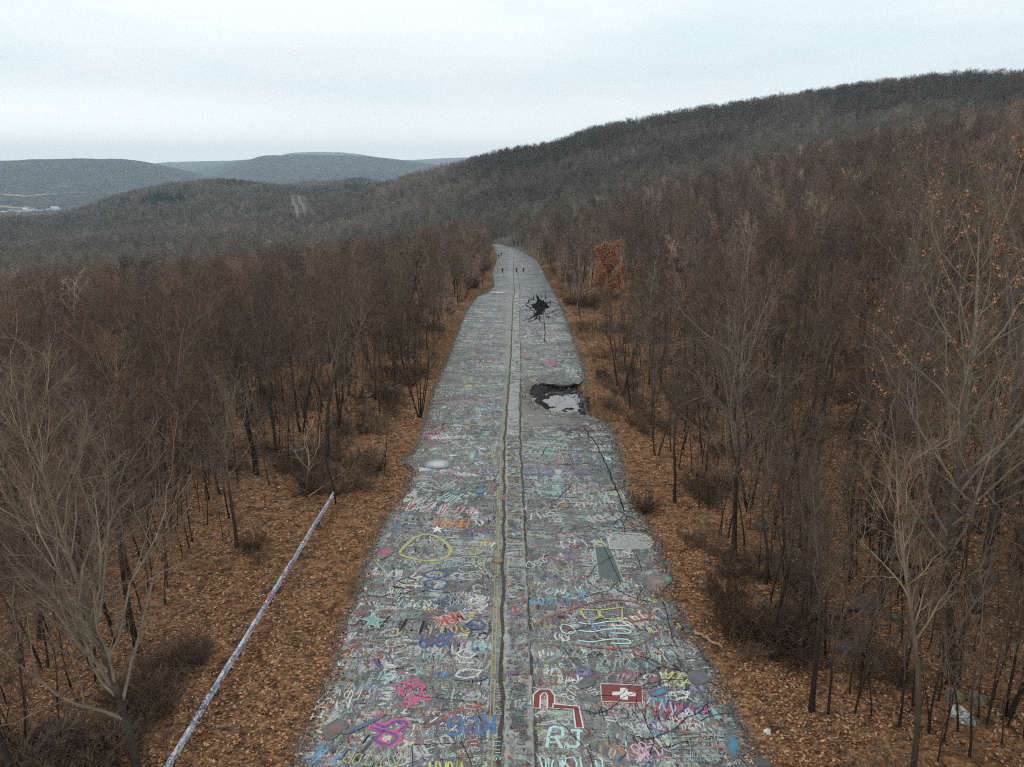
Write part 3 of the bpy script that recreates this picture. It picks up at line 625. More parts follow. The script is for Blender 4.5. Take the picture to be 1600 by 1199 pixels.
smear([(875,790),(887,788),(888,794),(876,795)], ORANGE, .8, 'orange blob'); smear([(770,874),(784,873),(784,881),(771,881)], ORANGE, .8, 'orange blob by the yellow line')
smear([(1133,1150),(1150,1145),(1158,1172),(1146,1192),(1135,1175)], (.05,.28,.42), .7, 'blue patch at the right edge'); smear([(1075,1053),(1098,1050),(1108,1064),(1092,1072),(1078,1066)], (.13,.16,.32), .4, 'violet blue patch at the right edge')
smear([(1005,905),(1030,896),(1050,908),(1035,920),(1012,925)], (.42,.28,.24), .6, 'pale pink patch on broken edge'); smear([(1038,902),(1049,904),(1048,911),(1040,910)], (.08,.5,.2), .9, 'bright green blob at broken edge')
smear([(506,1140),(530,1125),(545,1135),(530,1150),(512,1160)], (.42,.12,.16), .5, 'faded pink patch'); smear([(535,1145),(560,1135),(600,1118),(596,1124),(560,1142),(540,1150)], (.06,.18,.38), .8, 'blue slanting stroke above the purple letters')
smear([(765,456.7),(793,456.3),(793,457.9),(766,458.3)], (.72,.72,.70), 1, 'white bar across the far left lanes')
word('ISK', (702,680), (670,682), 1.2, WHITE, .14); word('TOM', (660, 684), (690, 683), 1.2, PINK, .10, alpha=.5)
for r_ in range(7):      # grid of white boxes near the right edge
    v_ = 1146+r_*8.0+RS.uniform(-2, 2); shape('painted_grid_line', [(1040+r_*2+RS.uniform(-6, 9), v_+RS.uniform(-1.5, 1.5)), (1062+r_*2, v_+RS.uniform(-2, 2)), (1090+r_*2, v_+RS.uniform(-2, 2)), (1128+r_*3+RS.uniform(-14, 4), v_+RS.uniform(-2, 2))], 0.03, GREY, False, False, alpha=RS.uniform(.15, .6))
for r_ in range(8):
    u_ = 1050+r_*11+RS.uniform(-3, 3); shape('painted_grid_line', [(u_, 1146+RS.uniform(-3, 10)), (u_+RS.uniform(-1, 4), 1165), (u_+3+r_*.6, 1199-RS.uniform(0, 18))], 0.03, GREY, False, False, alpha=RS.uniform(.15, .6))
# yellow centre lines, moss joint, cracks
def along(xf, y0, y1, wd, col, al, name, label, step=0.8, jit=0.02, gap=0.0, seed=1):
    rr = random.Random(seed); rb = Ribbon(); y = y0
    while y < y1:
        L = rr.uniform(1.5, 5)*(1+y/60); ys = np.arange(y, min(y+L, y1)+0.01, step*(1+y/80))
        if len(ys) > 1 and rr.random() > gap: rb.line([(float(xf(v))+rr.uniform(-jit, jit), float(v)) for v in ys], wd*rr.uniform(.75, 1.1), col, al*rr.uniform(.75, 1), nxt() if False else 0.0446+rr.random()*0.0008)
        y += L
    g = rb.build(name, road); tag(g, label); return g
along(lambda y: med_c(y)-0.98, 12, 165, 0.07, (.34, .29, .11), .8, 'yellow_line', 'inner worn yellow line left of the median', gap=.08, seed=3)
along(lambda y: med_c(y)-1.13, 12, 165, 0.05, (.36, .31, .12), .7, 'yellow_line', 'outer worn yellow line left of the median', gap=.25, seed=4)
along(lambda y: med_c(y)+0.98, 60, 165, 0.05, (.24, .22, .13), .4, 'yellow_line', 'worn yellow line right of the median', gap=.2, seed=5)
_v, _e, _f, _, _, _ = delaunay_2d_cdt([Vector(q_) for q_ in burn], [(k, (k+1) % len(burn)) for k in range(len(burn))], [], 1, 1e-5)
_B = mobj('burn_mark', np_mesh('burn_mark', [(a.x, a.y, zr(a.y, .0668)) for a in _v], np.array([f_ if (_v[f_[1]]-_v[f_[0]]).cross(_v[f_[2]]-_v[f_[0]]) > 0 else f_[::-1] for f_ in _f if len(f_) == 3]), m_crack), road); _rb = Ribbon(); _rr = random.Random(8)
for k in range(44):
    a = _rr.uniform(0, 6.28); u_, v_ = 843+_rr.gauss(0, 9), 481+_rr.gauss(0, 9); P_ = [(u_, v_)]
    for j in range(_rr.randint(2, 5)): a += _rr.gauss(0, .5); u_ += math.cos(a)*_rr.uniform(2, 6); v_ += math.sin(a)*_rr.uniform(1.2, 4); P_.append((u_, v_))
    _rb.line([road_xy(*q_) for q_ in P_], _rr.uniform(.06, .32), (.01, .01, .01), 1.0, .0668+_rr.random()*.002)
_rb.build('crack', road, m_crack)
tag(_B, 'black ragged star-shaped collapse in the far right lanes')
sb = Ribbon(); rb = Ribbon(); rr = random.Random(21)
for k in range(260):       # transverse and map cracking, denser toward the right shoulder
    y = 20*(17.0**rr.random()); l_, r_ = float(edge_l(y)), float(edge_r(y)); u_ = rr.random()**0.7; x = l_+(r_-l_)*u_
    if MX0-1 < x < MX1+.6: continue
    if y < 70 and x < 2: 
        if rr.random() < .75: continue
    n = rr.randint(4, 12); hor = rr.random() < (.62 if y < 80 else .85); a = 0 if hor else math.pi/2; a += rr.gauss(0, .25); P = [(x, y)]
    for q_ in range(n):
        a += rr.gauss(0, .45); a = (0 if hor else math.pi/2)+(a-(0 if hor else math.pi/2))*.8; st = rr.uniform(.15, .45)*(1+y/70)
        nx_, ny_ = P[-1][0]+math.cos(a)*st, P[-1][1]+math.sin(a)*st
        if not (edge_l(ny_)+.05 < nx_ < edge_r(ny_)-.05) or MX0-.6 < nx_ < MX1+.3: break
        P.append((nx_, ny_))
    if len(P) > 2: rb.line(P, rr.uniform(.010, .026)*(1+y/70), (.03, .028, .026), .95, 0.0640+rr.random()*.001)
for uv in ([(912,668),(935,700),(950,733),(962,765),(975,800)],[(1035,940),(1042,960),(1048,985),(1052,1005)],[(987,860),(1000,880),(1003,895)],[(944,855),(954,880),(970,915)],[(720,1160),(731,1185),(738,1199)],[(645,1165),(716,1163)],[(645,1165),(645,1199)],[(852,700),(848,712)],[(822,463),(835,470)],[(828,468),(850,474),(872,479)],[(855,470),(872,476),(885,490)],[(850,500),(852,520),(850,535)],[(835,495),(845,503),(852,507)],[(812,486),(835,483)],[(820,430),(848,428)],[(795,454),(830,456)],[(805,410),(838,406)],[(795,411),(778,412)],[(846,449),(852,451)],[(763,438),(800,441)]):
    Q = rough_line([road_xy(*a) for a in uv], .8, .10, int(uv[0][0])); rb.line(Q, (.022 if Q[0][1] < 60 else .045)*(1+Q[0][1]/90), (.028, .025, .022), .97, 0.0655+rr.random()*.001)
for k in range(26):  # dark patches fading outward, softening the rim of the pit
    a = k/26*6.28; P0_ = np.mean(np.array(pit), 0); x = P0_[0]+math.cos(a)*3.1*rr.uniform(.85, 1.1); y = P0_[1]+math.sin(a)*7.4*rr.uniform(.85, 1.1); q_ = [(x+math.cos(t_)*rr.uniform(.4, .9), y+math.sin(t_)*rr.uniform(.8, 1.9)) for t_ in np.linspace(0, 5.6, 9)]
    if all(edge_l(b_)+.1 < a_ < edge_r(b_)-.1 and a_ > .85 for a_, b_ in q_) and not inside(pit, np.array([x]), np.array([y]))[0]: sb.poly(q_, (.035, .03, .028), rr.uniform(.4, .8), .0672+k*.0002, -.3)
if sb.n: tag(sb.build('dark_rim', road), 'dark feathered rim round the burnt hollow')
g = rb.build('crack', road, m_crack); tag(g, 'dark cracks across the lanes', kind='stuff')
rb = Ribbon()
for sgn, y1_ in ((-1, 235), (1, 235)):
    ys = np.arange(10, y1_, 0.5); P = [(float(med_c(y))+sgn*(0.57+0.11)+(0.05*math.sin(y*1.3)+rr.uniform(-.04, .04)), float(y)) for y in ys]
    rb.line(P, .19 if sgn < 0 else .15, (.07, .065, .045), .95, 0.0315)
ys = np.arange(235, 400, 1.5); rb.line([(float(med_c(y))-.55, float(y)) for y in ys], .25, (.07, .065, .05), .9, 0.0316)
tag(rb.build('joint', road, m_moss), 'mossy dark joints along both sides of the median')

# ------------------------------------------------------------------ concrete median, broken into slabs
rr = random.Random(4); y = 8.0; slabs = []
while y < 172: L = rr.choice([6, 8.5, 11, 14]); slabs.append((y, min(y+L-0.10, 172))); y += L
med = empty('concrete_median', (0, 8, zr(8))); tag(med, kind='structure')
for (y0, y1) in slabs:
    dx0, dx1 = rr.uniform(-.06, .06), rr.uniform(-.06, .06); ys = np.linspace(y0, y1, max(3, int((y1-y0)/0.35))); hgt = rr.uniform(.10, .14)
    V = []; F = []
    for k, yy in enumerate(ys):
        c_ = float(med_c(yy))+dx0+(dx1-dx0)*k/len(ys)
        a = -.56+rr.uniform(-.045, .045); b_ = .56+rr.uniform(-.045, .045); zz = zr(yy)
        for q_ in ((a-.02, -.02), (a, hgt-.03), (a+.06, hgt), (0, hgt+.012), (b_-.06, hgt), (b_, hgt-.03), (b_+.02, -.02)): V.append((c_+q_[0], yy-8, zz-zr(8)+q_[1]))
    n = len(ys)
    for k in range(n-1):
        for q_ in range(6): F.append((k*7+q_, k*7+q_+1, (k+1)*7+q_+1, (k+1)*7+q_))
    me = np_mesh('slab', V, [np.array(F), np.array([[0, 1, 2, 3, 4, 5, 6][::-1], [(n-1)*7+q_ for q_ in range(7)]])], m_conc); mobj('slab', me, med)
class Lift(Ribbon): pass
rb = Ribbon(); scr_keep = (MX0, MX1)
rm = np.random.RandomState(31)
for y0, y1, nw, h0, h1 in ((20, 60, 620, .12, .45), (60, 165, 260, .25, .5)):
    tmp = Ribbon(); scrawl(nw, y0, y1, h0, h1, int(y0), tmp, xr=(-.50, .50), wmin=.03 if y0 < 50 else .07, alpha=(.1, .75))
    for q_ in tmp.V:
        q_[:, 2] += .118; q_[:, 0] += med_c(q_[:, 1]); rb.V.append(q_)
    off_ = rb.n; rb.F += [f_+off_ for f_ in tmp.F]; rb.K += tmp.K; rb.n += tmp.n
o_ = rb.build('graffiti', med); o_.location = (0, -8, -zr(8)); tag(o_, 'bright scrawl painted on the concrete', kind='stuff')

# ------------------------------------------------------------------ trees
def unit(a): return a/(np.linalg.norm(a, axis=-1, keepdims=True)+1e-9)
def grow(r, st, di, ln_, r0, r1, K, wander, trop):
    n = len(st); P = np.empty((n, K, 3)); P[:, 0] = st; d = unit(di); sg = (ln_/(K-1))[:, None]; T = np.empty((n, K, 3)); T[:, 0] = d
    for k in range(1, K):
        d = unit(d+r.normal(0, wander, (n, 3))+np.array([0, 0, trop])); P[:, k] = P[:, k-1]+d*sg; T[:, k] = d
    tt = np.linspace(0, 1, K)[None]; R = r0[:, None]*(1-tt)**0.9+r1[:, None]*tt
    return P, R, T
def spawn(r, B, L, m, t0, t1, ang, sd, ratio, taper, rr_, rmin):
    P, R, T = B; n, K, _ = P.shape; t_ = t0+(t1-t0)*((np.arange(m)[None]+r.rand(n, m))/m); f = t_*(K-1); i = np.minimum(f.astype(int), K-2); f = (f-i)[..., None]
    rows = np.arange(n)[:, None]; pos = P[rows, i]*(1-f)+P[rows, i+1]*f; tan = unit(T[rows, i]*(1-f)+T[rows, i+1]*f); rad_ = R[rows, i]*(1-f[..., 0])+R[rows, i+1]*f[..., 0]
    az = r.uniform(0, 6.28, (n, 1))+np.arange(m)[None]*2.4+r.normal(0, .4, (n, m)); ref = np.where(np.abs(tan[..., 2:3]) > .9, [1., 0, 0], [0, 0, 1.]); a = unit(np.cross(tan, ref)); b_ = np.cross(tan, a)
    th = np.clip(r.normal(ang, sd, (n, m)), .15, 1.5)[..., None]; az = az[..., None]; d = np.cos(th)*tan+np.sin(th)*(np.cos(az)*a+np.sin(az)*b_)
    ln_ = L[:, None]*ratio*(1-taper*t_)*r.uniform(.7, 1.25, (n, m)); r0 = np.maximum(rad_*rr_, rmin)
    return pos.reshape(-1, 3), d.reshape(-1, 3), ln_.ravel(), r0.ravel()
def tubes(lst):
    """[(P, R, sides, thin)] -> verts, faces, thin"""
    V = []; F = []; A = []; n0 = 0
    for P, R, S, th in lst:
        n, K, _ = P.shape; d = unit(P[:, -1]-P[:, 0]); ref = np.where(np.abs(d[:, 2:3]) > .9, [1., 0, 0], [0, 0, 1.]); a = unit(np.cross(d, ref)); b_ = np.cross(d, a)
        an = np.arange(S)/S*2*math.pi; ring = a[:, None, None]*np.cos(an)[None, None, :, None]+b_[:, None, None]*np.sin(an)[None, None, :, None]
        v = P[:, :, None]+ring*R[:, :, None, None]; V.append(v.reshape(-1, 3))
        i, k, s_ = np.meshgrid(np.arange(n), np.arange(K-1), np.arange(S), indexing='ij'); base = n0+i*K*S+k*S; s2 = (s_+1) % S
        F.append(np.stack([base+s_, base+s2, base+S+s2, base+S+s_], -1).reshape(-1, 4)); n0 += n*K*S
        A.append(np.repeat((th*np.ones_like(R)).ravel(), S) if np.isscalar(th) else np.repeat(th.ravel(), S))
    return np.concatenate(V), np.concatenate(F), np.concatenate(A)
def make_tree(seed, Ht=15.0, stems=1, lean=(0, 0), n1=13, a1=.75, r1=.48, t1=.28, trop=.10, n2=7, n3=6, n4=5, rt=.0095, lod=0, spread=0.0, wander=.07, r2=.55, twig=.0075, tap=.45):
    r = np.random.RandomState(seed)
    if stems == 1: st = np.zeros((1, 3)); di = np.array([[lean[0], lean[1], 1.]])
    else:
        az = np.arange(stems)/stems*6.28+r.rand(stems); st = np.stack([np.cos(az)*.02*Ht*.6, np.sin(az)*.02*Ht*.6, 0*az], 1); di = np.stack([np.cos(az)*spread+lean[0], np.sin(az)*spread+lean[1], 1+0*az], 1)
    L0 = Ht*r.uniform(.82 if stems < 8 else .3, 1.0, stems) if stems > 1 else np.array([Ht*.92]); R0 = np.full(stems, Ht*rt*(1 if stems == 1 else .6))
    st[:, 2] -= .3
    K0 = 12 if lod == 0 else (7 if lod == 1 else 4)
    B0 = grow(r, st, di, L0, R0, np.full(stems, .012), K0, wander, .02 if lean == (0, 0) else .07)
    B0[1][:, 0] *= 1.35
    p, d, l, q = spawn(r, B0, L0, n1, t1, .97, a1, .16, r1, tap, .50, .012)
    B1 = grow(r, p, d, l, q, np.full(len(l), .010), 8 if lod == 0 else (5 if lod == 1 else 3), .13, trop); L1 = l
    p, d, l, q = spawn(r, B1, L1, n2, .18, 1.0, .72, .2, r2, .45, .6, .009)
    B2 = grow(r, p, d, l, q, np.full(len(l), .008), 6 if lod == 0 else 3, .12, trop*.8); L2 = l
    out_ = [(B1[0], B1[1], 5 if lod == 0 else 3, .35), (B2[0], B2[1], 4 if lod == 0 else 3, .7)]
    tw = None
    if n3:
        p, d, l, q = spawn(r, B2, L2, n3, .12, 1.0, .7, .22, .5, .4, .6, twig)
        B3 = grow(r, p, d, l, q, np.full(len(l), twig*.7), 4 if lod == 0 else 2, .14, trop*.7); out_.append((B3[0], np.maximum(B3[1], twig*.7), 3, 1.0)); tw = B3
        if n4:
            p, d, l, q = spawn(r, B3, l, n4, .15, 1.0, .65, .22, .55, .3, .7, twig*.85)
            B4 = grow(r, p, d, np.maximum(l, .25), q, np.full(len(l), twig*.6), 3 if lod == 0 else 2, .12, trop*.6); out_.append((B4[0], np.maximum(B4[1], twig*.6), 3, 1.0)); tw = B4
    thin0 = np.clip(np.linspace(-.2, .45, K0)[None]*np.ones((stems, 1)), 0, 1)
    return [(B0[0], B0[1], 8 if lod == 0 else (5 if lod == 1 else 3), thin0)], out_, (tw[0] if tw is not None else B2[0])
def leaf_cloud(r, tips, frac, per, size):
    """small bent leaf quads clustered round some twig tips"""
    n = len(tips); g = (vn3(tips[:, -1]) if False else r.rand(n)); T = tips[g < frac][:, -1]; T = np.repeat(T, per, 0)
    m = len(T); T = T+r.normal(0, size*1.3, (m, 3)); a = unit(r.normal(0, 1, (m, 3))); b_ = unit(np.cross(a, r.normal(0, 1, (m, 3)))); s_ = size*r.uniform(.5, 1.1, (m, 1))
    V = np.stack([T-a*s_, T+b_*s_*.5, T+a*s_, T-b_*s_*.5], 1).reshape(-1, 3); k = np.arange(m)*4
    return V, np.stack([k, k+1, k+2, k+3], 1)
class Proto: pass
def proto(name, mat, leafcfg=None, **kw):
    T0, CR, tips = make_tree(**kw); o = Proto(); o.name = name; o.H = kw.get('Ht', 15.0)
    v, f, a = tubes(T0); o.trunk = np_mesh('trunk', v, f, mat, {'thin': a}, smooth=True)
    v, f, a = tubes(CR); o.H = float(np.percentile(v[:, 2], 99.97)); o.crown = np_mesh('crown', v, f, mat if mat is not m_birch else m_birch, {'thin': a}, smooth=True)
    o.leaves = None
    if leafcfg:
        r = np.random.RandomState(kw['seed']+5); v, f = leaf_cloud(r, tips, *leafcfg[:3]); o.leaves = np_mesh('leaves', v, f, leafcfg[3])
    return o
COUNT = {}
def plant(pr, name, x, y, h, rz, label, cat, group, tint=(1, 1, 1), z=None, sx=1.0, crown_name='crown'):
    s_ = h/pr.H; e_ = empty(name, (x, y, float(H(x, y)) if z is None else z), rz); e_.scale = (s_*sx, s_*sx, s_)
    tag(e_, label, cat, group)
    for nm, me in (('trunk', pr.trunk), (crown_name, pr.crown), ('leaves', pr.leaves)):
        if me is None: continue
        c_ = mobj(nm, me, e_); c_.color = (*tint, 1)
    COUNT[name] = COUNT.get(name, 0)+1
    return e_
P_ROUND = [proto('spreading', m_bark, seed=101+k, Ht=15, n1=16, a1=.80, r1=.50, t1=.28, trop=.11, n2=8, n3=5, n4=3, rt=.0115) for k in range(2)]
P_VASE = [proto('vase-shaped', m_bark, seed=121+k, Ht=15, n1=14, a1=.50, r1=.52, t1=.30, trop=.06, n2=8, n3=5, n4=3, rt=.0115) for k in range(3)]
P_NARROW = [proto('narrow', m_bark, seed=141+k, Ht=14, n1=16, a1=.55, r1=.27, t1=.42, trop=.10, n2=6, n3=5, n4=3, rt=.0095) for k in range(3)]
P_FORK = [proto('forked', m_bark, seed=161+k, Ht=15, stems=2, spread=.20, n1=11, a1=.6, r1=.36, t1=.36, trop=.09, n2=7, n3=5, n4=3, rt=.012) for k in range(2)]
P_LEAN = [proto('leaning', m_bark, seed=171+k, Ht=15, lean=(.22-.5*k, .1), n1=13, a1=.7, r1=.42, t1=.38, n2=7, n3=5, n4=3, rt=.0115) for k in range(2)]
P_DARK = [proto('dark-trunked', m_bark, seed=251+k, Ht=15, n1=14, a1=.6, r1=.44, t1=.42, trop=.07, n2=8, n3=5, n4=3, rt=.0155, wander=.06) for k in range(2)]
P_CLUMP = [proto('many-stemmed', m_bark, seed=181, Ht=9, stems=6, spread=.26, n1=7, a1=.5, r1=.35, t1=.4, n2=5, n3=5, n4=3, trop=.05, rt=.014)]
P_OAK = [proto('oak', m_bark, leafcfg=(.05, 10, .06, m_oakleaf), seed=191+k, Ht=20, n1=20, a1=.85, r1=.40, t1=.30, trop=.10, n2=8, n3=5, n4=3, rt=.012, wander=.05) for k in range(2)]
P_OAKLEAN = proto('oak', m_bark, leafcfg=(.06, 10, .06, m_oakleaf), seed=197, Ht=21, lean=(-.30, .02), n1=22, a1=.8, r1=.38, t1=.30, trop=.10, n2=8, n3=5, n4=3, rt=.012, wander=.045)
P_RUST = proto('rust', m_bark, leafcfg=(.85, 9, .19, m_rust), seed=199, Ht=10, n1=16, a1=.9, r1=.42, t1=.12, n2=6, n3=5, n4=2)
P_BIRCH = [proto('birch', m_birch, seed=201+k, Ht=14, n1=12, a1=.45, r1=.22, t1=.45, trop=.09, n2=6, n3=5, n4=3, rt=.0065, wander=.03) for k in range(3)]
P_SAP = [proto('sapling', m_bark, seed=221+k, Ht=6, n1=9, a1=.55, r1=.35, t1=.25, n2=5, n3=4, n4=0, rt=.008, twig=.006) for k in range(4)]
P_BIG = proto('big', m_bark, seed=231, Ht=17, n1=30, a1=.72, r1=.55, t1=.18, trop=.13, n2=8, n3=6, n4=4, rt=.011, wander=.06, tap=.55)
P_PALE = proto('dead', m_bark, seed=241, Ht=5, n1=6, a1=.6, r1=.6, t1=.2, n2=3, n3=2, n4=0, trop=.06, rt=.012)

# --- named trees placed where the photograph has them
G_T = 'bare trees in the woods beside the road'
used = []
def place_px(pr, name, base, top_v, label, cat, group, rz=0.0, tint=(1, 1, 1), sx=1.0, h=None):
    x, y, z = hit(*base); 
    if h is None:
        d = ray(base[0], top_v); t_ = y/d[1]; h = HC+d[2]*t_-z
    used.append((x, y, max(2.2, h*.16))); return plant(pr, name, x, y, h, rz, label, cat, group, tint, z, sx)
place_px(P_BIG, 'bare_tree', (219, 1225), 485, 'large pale bare tree with the widest crown, standing left of the guardrail at the bottom', 'tree', G_T, 1.0, (1.2, 1.14, 1.06), 1.0)
place_px(P_LEAN[0], 'bare_tree', (42, 1260), 700, 'dark trunk leaning at the bottom left corner', 'tree', G_T, 2.4, (.8, .8, .8))
place_px(P_DARK[0], 'bare_tree', (401, 742), 385, 'tall dark-trunked bare tree behind the far end of the guardrail', 'tree', G_T, .3, (.7, .66, .62), .8)
place_px(P_FORK[0], 'bare_tree', (432, 712), 400, 'forked dark bare tree beside the tall dark-trunked one behind the guardrail', 'tree', G_T, 1.2, (.85, .82, .8), .8)
place_px(P_DARK[1], 'bare_tree', (513, 735), 365, 'tall slim bare tree standing behind the end of the painted guardrail', 'tree', G_T, 2.2, (.95, .9, .85), .8)
place_px(P_SAP[0], 'bare_tree', (524, 789), 640, 'small dark tree touching the far end of the guardrail', 'tree', G_T, .7, (.6, .6, .6), 1.1)
place_px(P_CLUMP[0], 'bare_tree', (656, 652), 478, 'many-stemmed tree fanning out from one foot at the left road edge', 'tree', G_T, .4, (.6, .55, .5), .75)
place_px(P_SAP[1], 'bare_tree', (600, 741), 630, 'single thin dark sapling on the leaf litter left of the road', 'tree', G_T, .2, (.55, .5, .45), .7)
place_px(P_PALE, 'bare_tree', (479, 775), 664, 'pale yellowish dead sapling near the guardrail end', 'tree', G_T, .9, (2.6, 2.3, 1.8), 1.3)
place_px(P_OAKLEAN, 'oak_tree', (1494, 1066), 195, 'tall oak leaning left with clinging brown leaves, biggest tree on the right', 'tree', 'oaks with clinging brown leaves', 0.1, (.95, .95, .9), .85)
place_px(P_OAK[0], 'oak_tree', (1524, 955), 215, 'upright oak with clinging leaves near the right border', 'tree', 'oaks with clinging brown leaves', 1.3, (.9, .9, .85), .85)
place_px(P_OAK[1], 'oak_tree', (1352, 835), 215, 'oak with clinging leaves behind the leaning one', 'tree', 'oaks with clinging brown leaves', 2.2, (.85, .85, .8), .8)
place_px(P_NARROW[0], 'bare_tree', (1268, 1112), 640, 'thin bare tree with dark foot standing right of the road in the lower right', 'tree', G_T, .2, (.7, .65, .6))
place_px(P_SAP[2], 'bare_tree', (1294, 1118), 860, 'thin sapling beside the dark-footed tree in the lower right', 'tree', G_T, .8, (.7, .65, .6))
place_px(P_VASE[2], 'bare_tree', (1148, 866), 325, 'grey bare tree with pale upper limbs right of the road bend in the litter', 'tree', G_T, 1.0, (1.1, 1.1, 1.05), .85)
place_px(P_SAP[3], 'bare_tree', (1122, 838), 650, 'thin dark sapling just left of the grey limbed tree', 'tree', G_T, 1.5, (.7, .65, .6), .7)
place_px(P_NARROW[1], 'bare_tree', (1020, 690), 470, 'slim bare tree on the right verge opposite the mossy joint', 'tree', G_T, .3, (.8, .7, .65), .7)
place_px(P_NARROW[2], 'bare_tree', (985, 640), 455, 'slim bare tree on the verge just beyond the puddle', 'tree', G_T, .9, (.8, .7, .65), .7)
place_px(P_LEAN[1], 'bare_tree', (1575, 1120), 700, 'leaning bare tree at the right border low in the picture', 'tree', G_T, 2.0, (.9, .88, .85))
place_px(P_RUST, 'rust_leaved_oak', (948, 470), 378, 'small oak still full of rust-orange leaves on the right side', 'tree', None, 0.5)
place_px(P_RUST, 'rust_leaved_oak', (1000, 470), 412, 'smaller half-hidden oak with rust leaves to the right of the full one', 'tree', None, 1.5, sx=.6)
bsp = [(921, 470, 352, 'white birch with forked pale crown right of the rust oak gap'), (1009, 560, 368, 'tall white birch trunk right of the rust oak'), (1033, 545, 430, 'pale leaning birch beside the tall white birch'), (897, 455, 372, 'pale birch close to the right road edge near the far bend'), (905, 462, 365, 'pale birch second from the road edge near the far bend'), (884, 447, 372, 'slender birch nearest the far bend')]
for k, (u_, vb, vt, lb) in enumerate(bsp):
    place_px(P_BIRCH[k % 3], 'birch_tree', (u_, vb), vt, lb, 'tree', 'white birches on the right of the road', k*1.1, (1, 1, .97), 1.0)

# --- the rest of the near wood
def woods_ok(x, y):
    l, r = edge_l(y), edge_r(y)
    if x < 0: return x < l-(8.0 if y < 48 else (5.6 if y < 66 else (3.4 if y < 110 else 2.2)))
    return x > r+(2.7 if y < 60 else (3.2 if y < 110 else 2.6))
rw = np.random.RandomState(77)
cand = []
grid = {}
for x, y, s_ in used: grid.setdefault((int(x//4), int(y//4)), []).append((x, y, s_))
def free(x, y, dmin):
    for i in range(-2, 3):
        for j in range(-2, 3):
            for a in grid.get((int(x//4)+i, int(y//4)+j), ()):
                if (a[0]-x)**2+(a[1]-y)**2 < max(dmin, a[2] if a[2] < 3.2 else 3.2)**2: return False
    return True
def vis(x, y, m=6): 
    zc = y*math.cos(PITCH)+6; return abs(x) < zc*0.72+m
n_ind = 0; TREES = []
D_IND = 0
for it in range(60000):
    # area-uniform in a wedge out to 460 m
    y = math.sqrt(rw.uniform(16**2, 470**2)); x = rw.uniform(-1, 1)*(y*0.74+7)
    if not woods_ok(x, y): continue
    dm = 3.6 if x < 0 else 3.5
    if y > 75: dm = 3.2
    uu = 800+FPX*x/(y*math.cos(PITCH)+6)
    if 908 < uu < 1010 and 95 < y < 165 and abs(uu-955) < 48: continue
    if y > 150: dm = 3.8
    if not free(x, y, dm): continue
    grid.setdefault((int(x//4), int(y//4)), []).append((x, y, dm)); TREES.append((x, y))
TREES.sort(key=lambda a: a[0]**2+a[1]**2)
adj_t = {'r': 'reddish', 'g': 'grey', 'b': 'brown', 'd': 'dark'}
tints = {'r': (1.15, .88, .78), 'g': (1.05, 1.0, .95), 'b': (1.0, .85, .72), 'd': (.65, .60, .56)}
dist_ph = ['foreground', 'near part', 'middle part', 'rear part', 'farthest part']
IND = TREES[:285]; REST = TREES[285:]
seen = {}
for k, (x, y) in enumerate(IND):
    left = x < 0; D = math.hypot(x, y); off = (edge_l(y)-x) if left else (x-edge_r(y))
    kind = rw.choice(['v', 'n', 's', 'f', 'l'], p=[.30, .28, .18, .12, .12]) if left else rw.choice(['v', 'n', 's', 'f', 'l'], p=[.28, .40, .10, .10, .12])
    pr = {'v': P_VASE, 'n': P_NARROW, 's': P_ROUND, 'f': P_FORK, 'l': P_LEAN}[kind]; pr = pr[rw.randint(len(pr))]
    tm_ = math.exp(rw.normal(0, .28)); tk = rw.choice(list('rgbd'), p=[.32, .22, .30, .16]); h = rw.uniform(9.5, 15.5)*(1.0 if left else 1.05)
    if off < 7: h *= .8
    h = min(h, (HC+.075*D-float(H(x, y)))/1.05)
    oak = (not left) and off > 12 and rw.rand() < .16
    size = 'short' if h < 9 else ('medium' if h < 12.5 else 'tall')
    zone = min(4, int(k/58)); edge_ph = 'at roadside' if off < 7 else ('near verge' if off < 15 else ('off road' if off < 35 else 'deep in'))
    lb = f"{size} {adj_t[tk]} {pr.name} {'oak' if oak else 'tree'} {edge_ph} {'left' if left else 'right'} wood, {dist_ph[zone]}".replace('oak oak', 'full oak')
    seen[lb] = seen.get(lb, 0)+1
    if seen[lb] > 1: lb += f", {['', 'second', 'third', 'fourth', 'fifth', 'sixth', 'seventh'][min(seen[lb]-1, 6)]} such going away"
    if oak: plant(P_OAK[k % 2], 'oak_tree', x, y, h*1.05, rw.uniform(0, 6.28), lb, 'tree', 'oaks with clinging brown leaves', tuple(a*tm_ for a in tints[tk]), sx=.85)
    else: plant(pr, 'bare_tree', x, y, h, rw.uniform(0, 6.28), lb, 'tree', G_T, tuple(a*tm_ for a in tints[tk]))

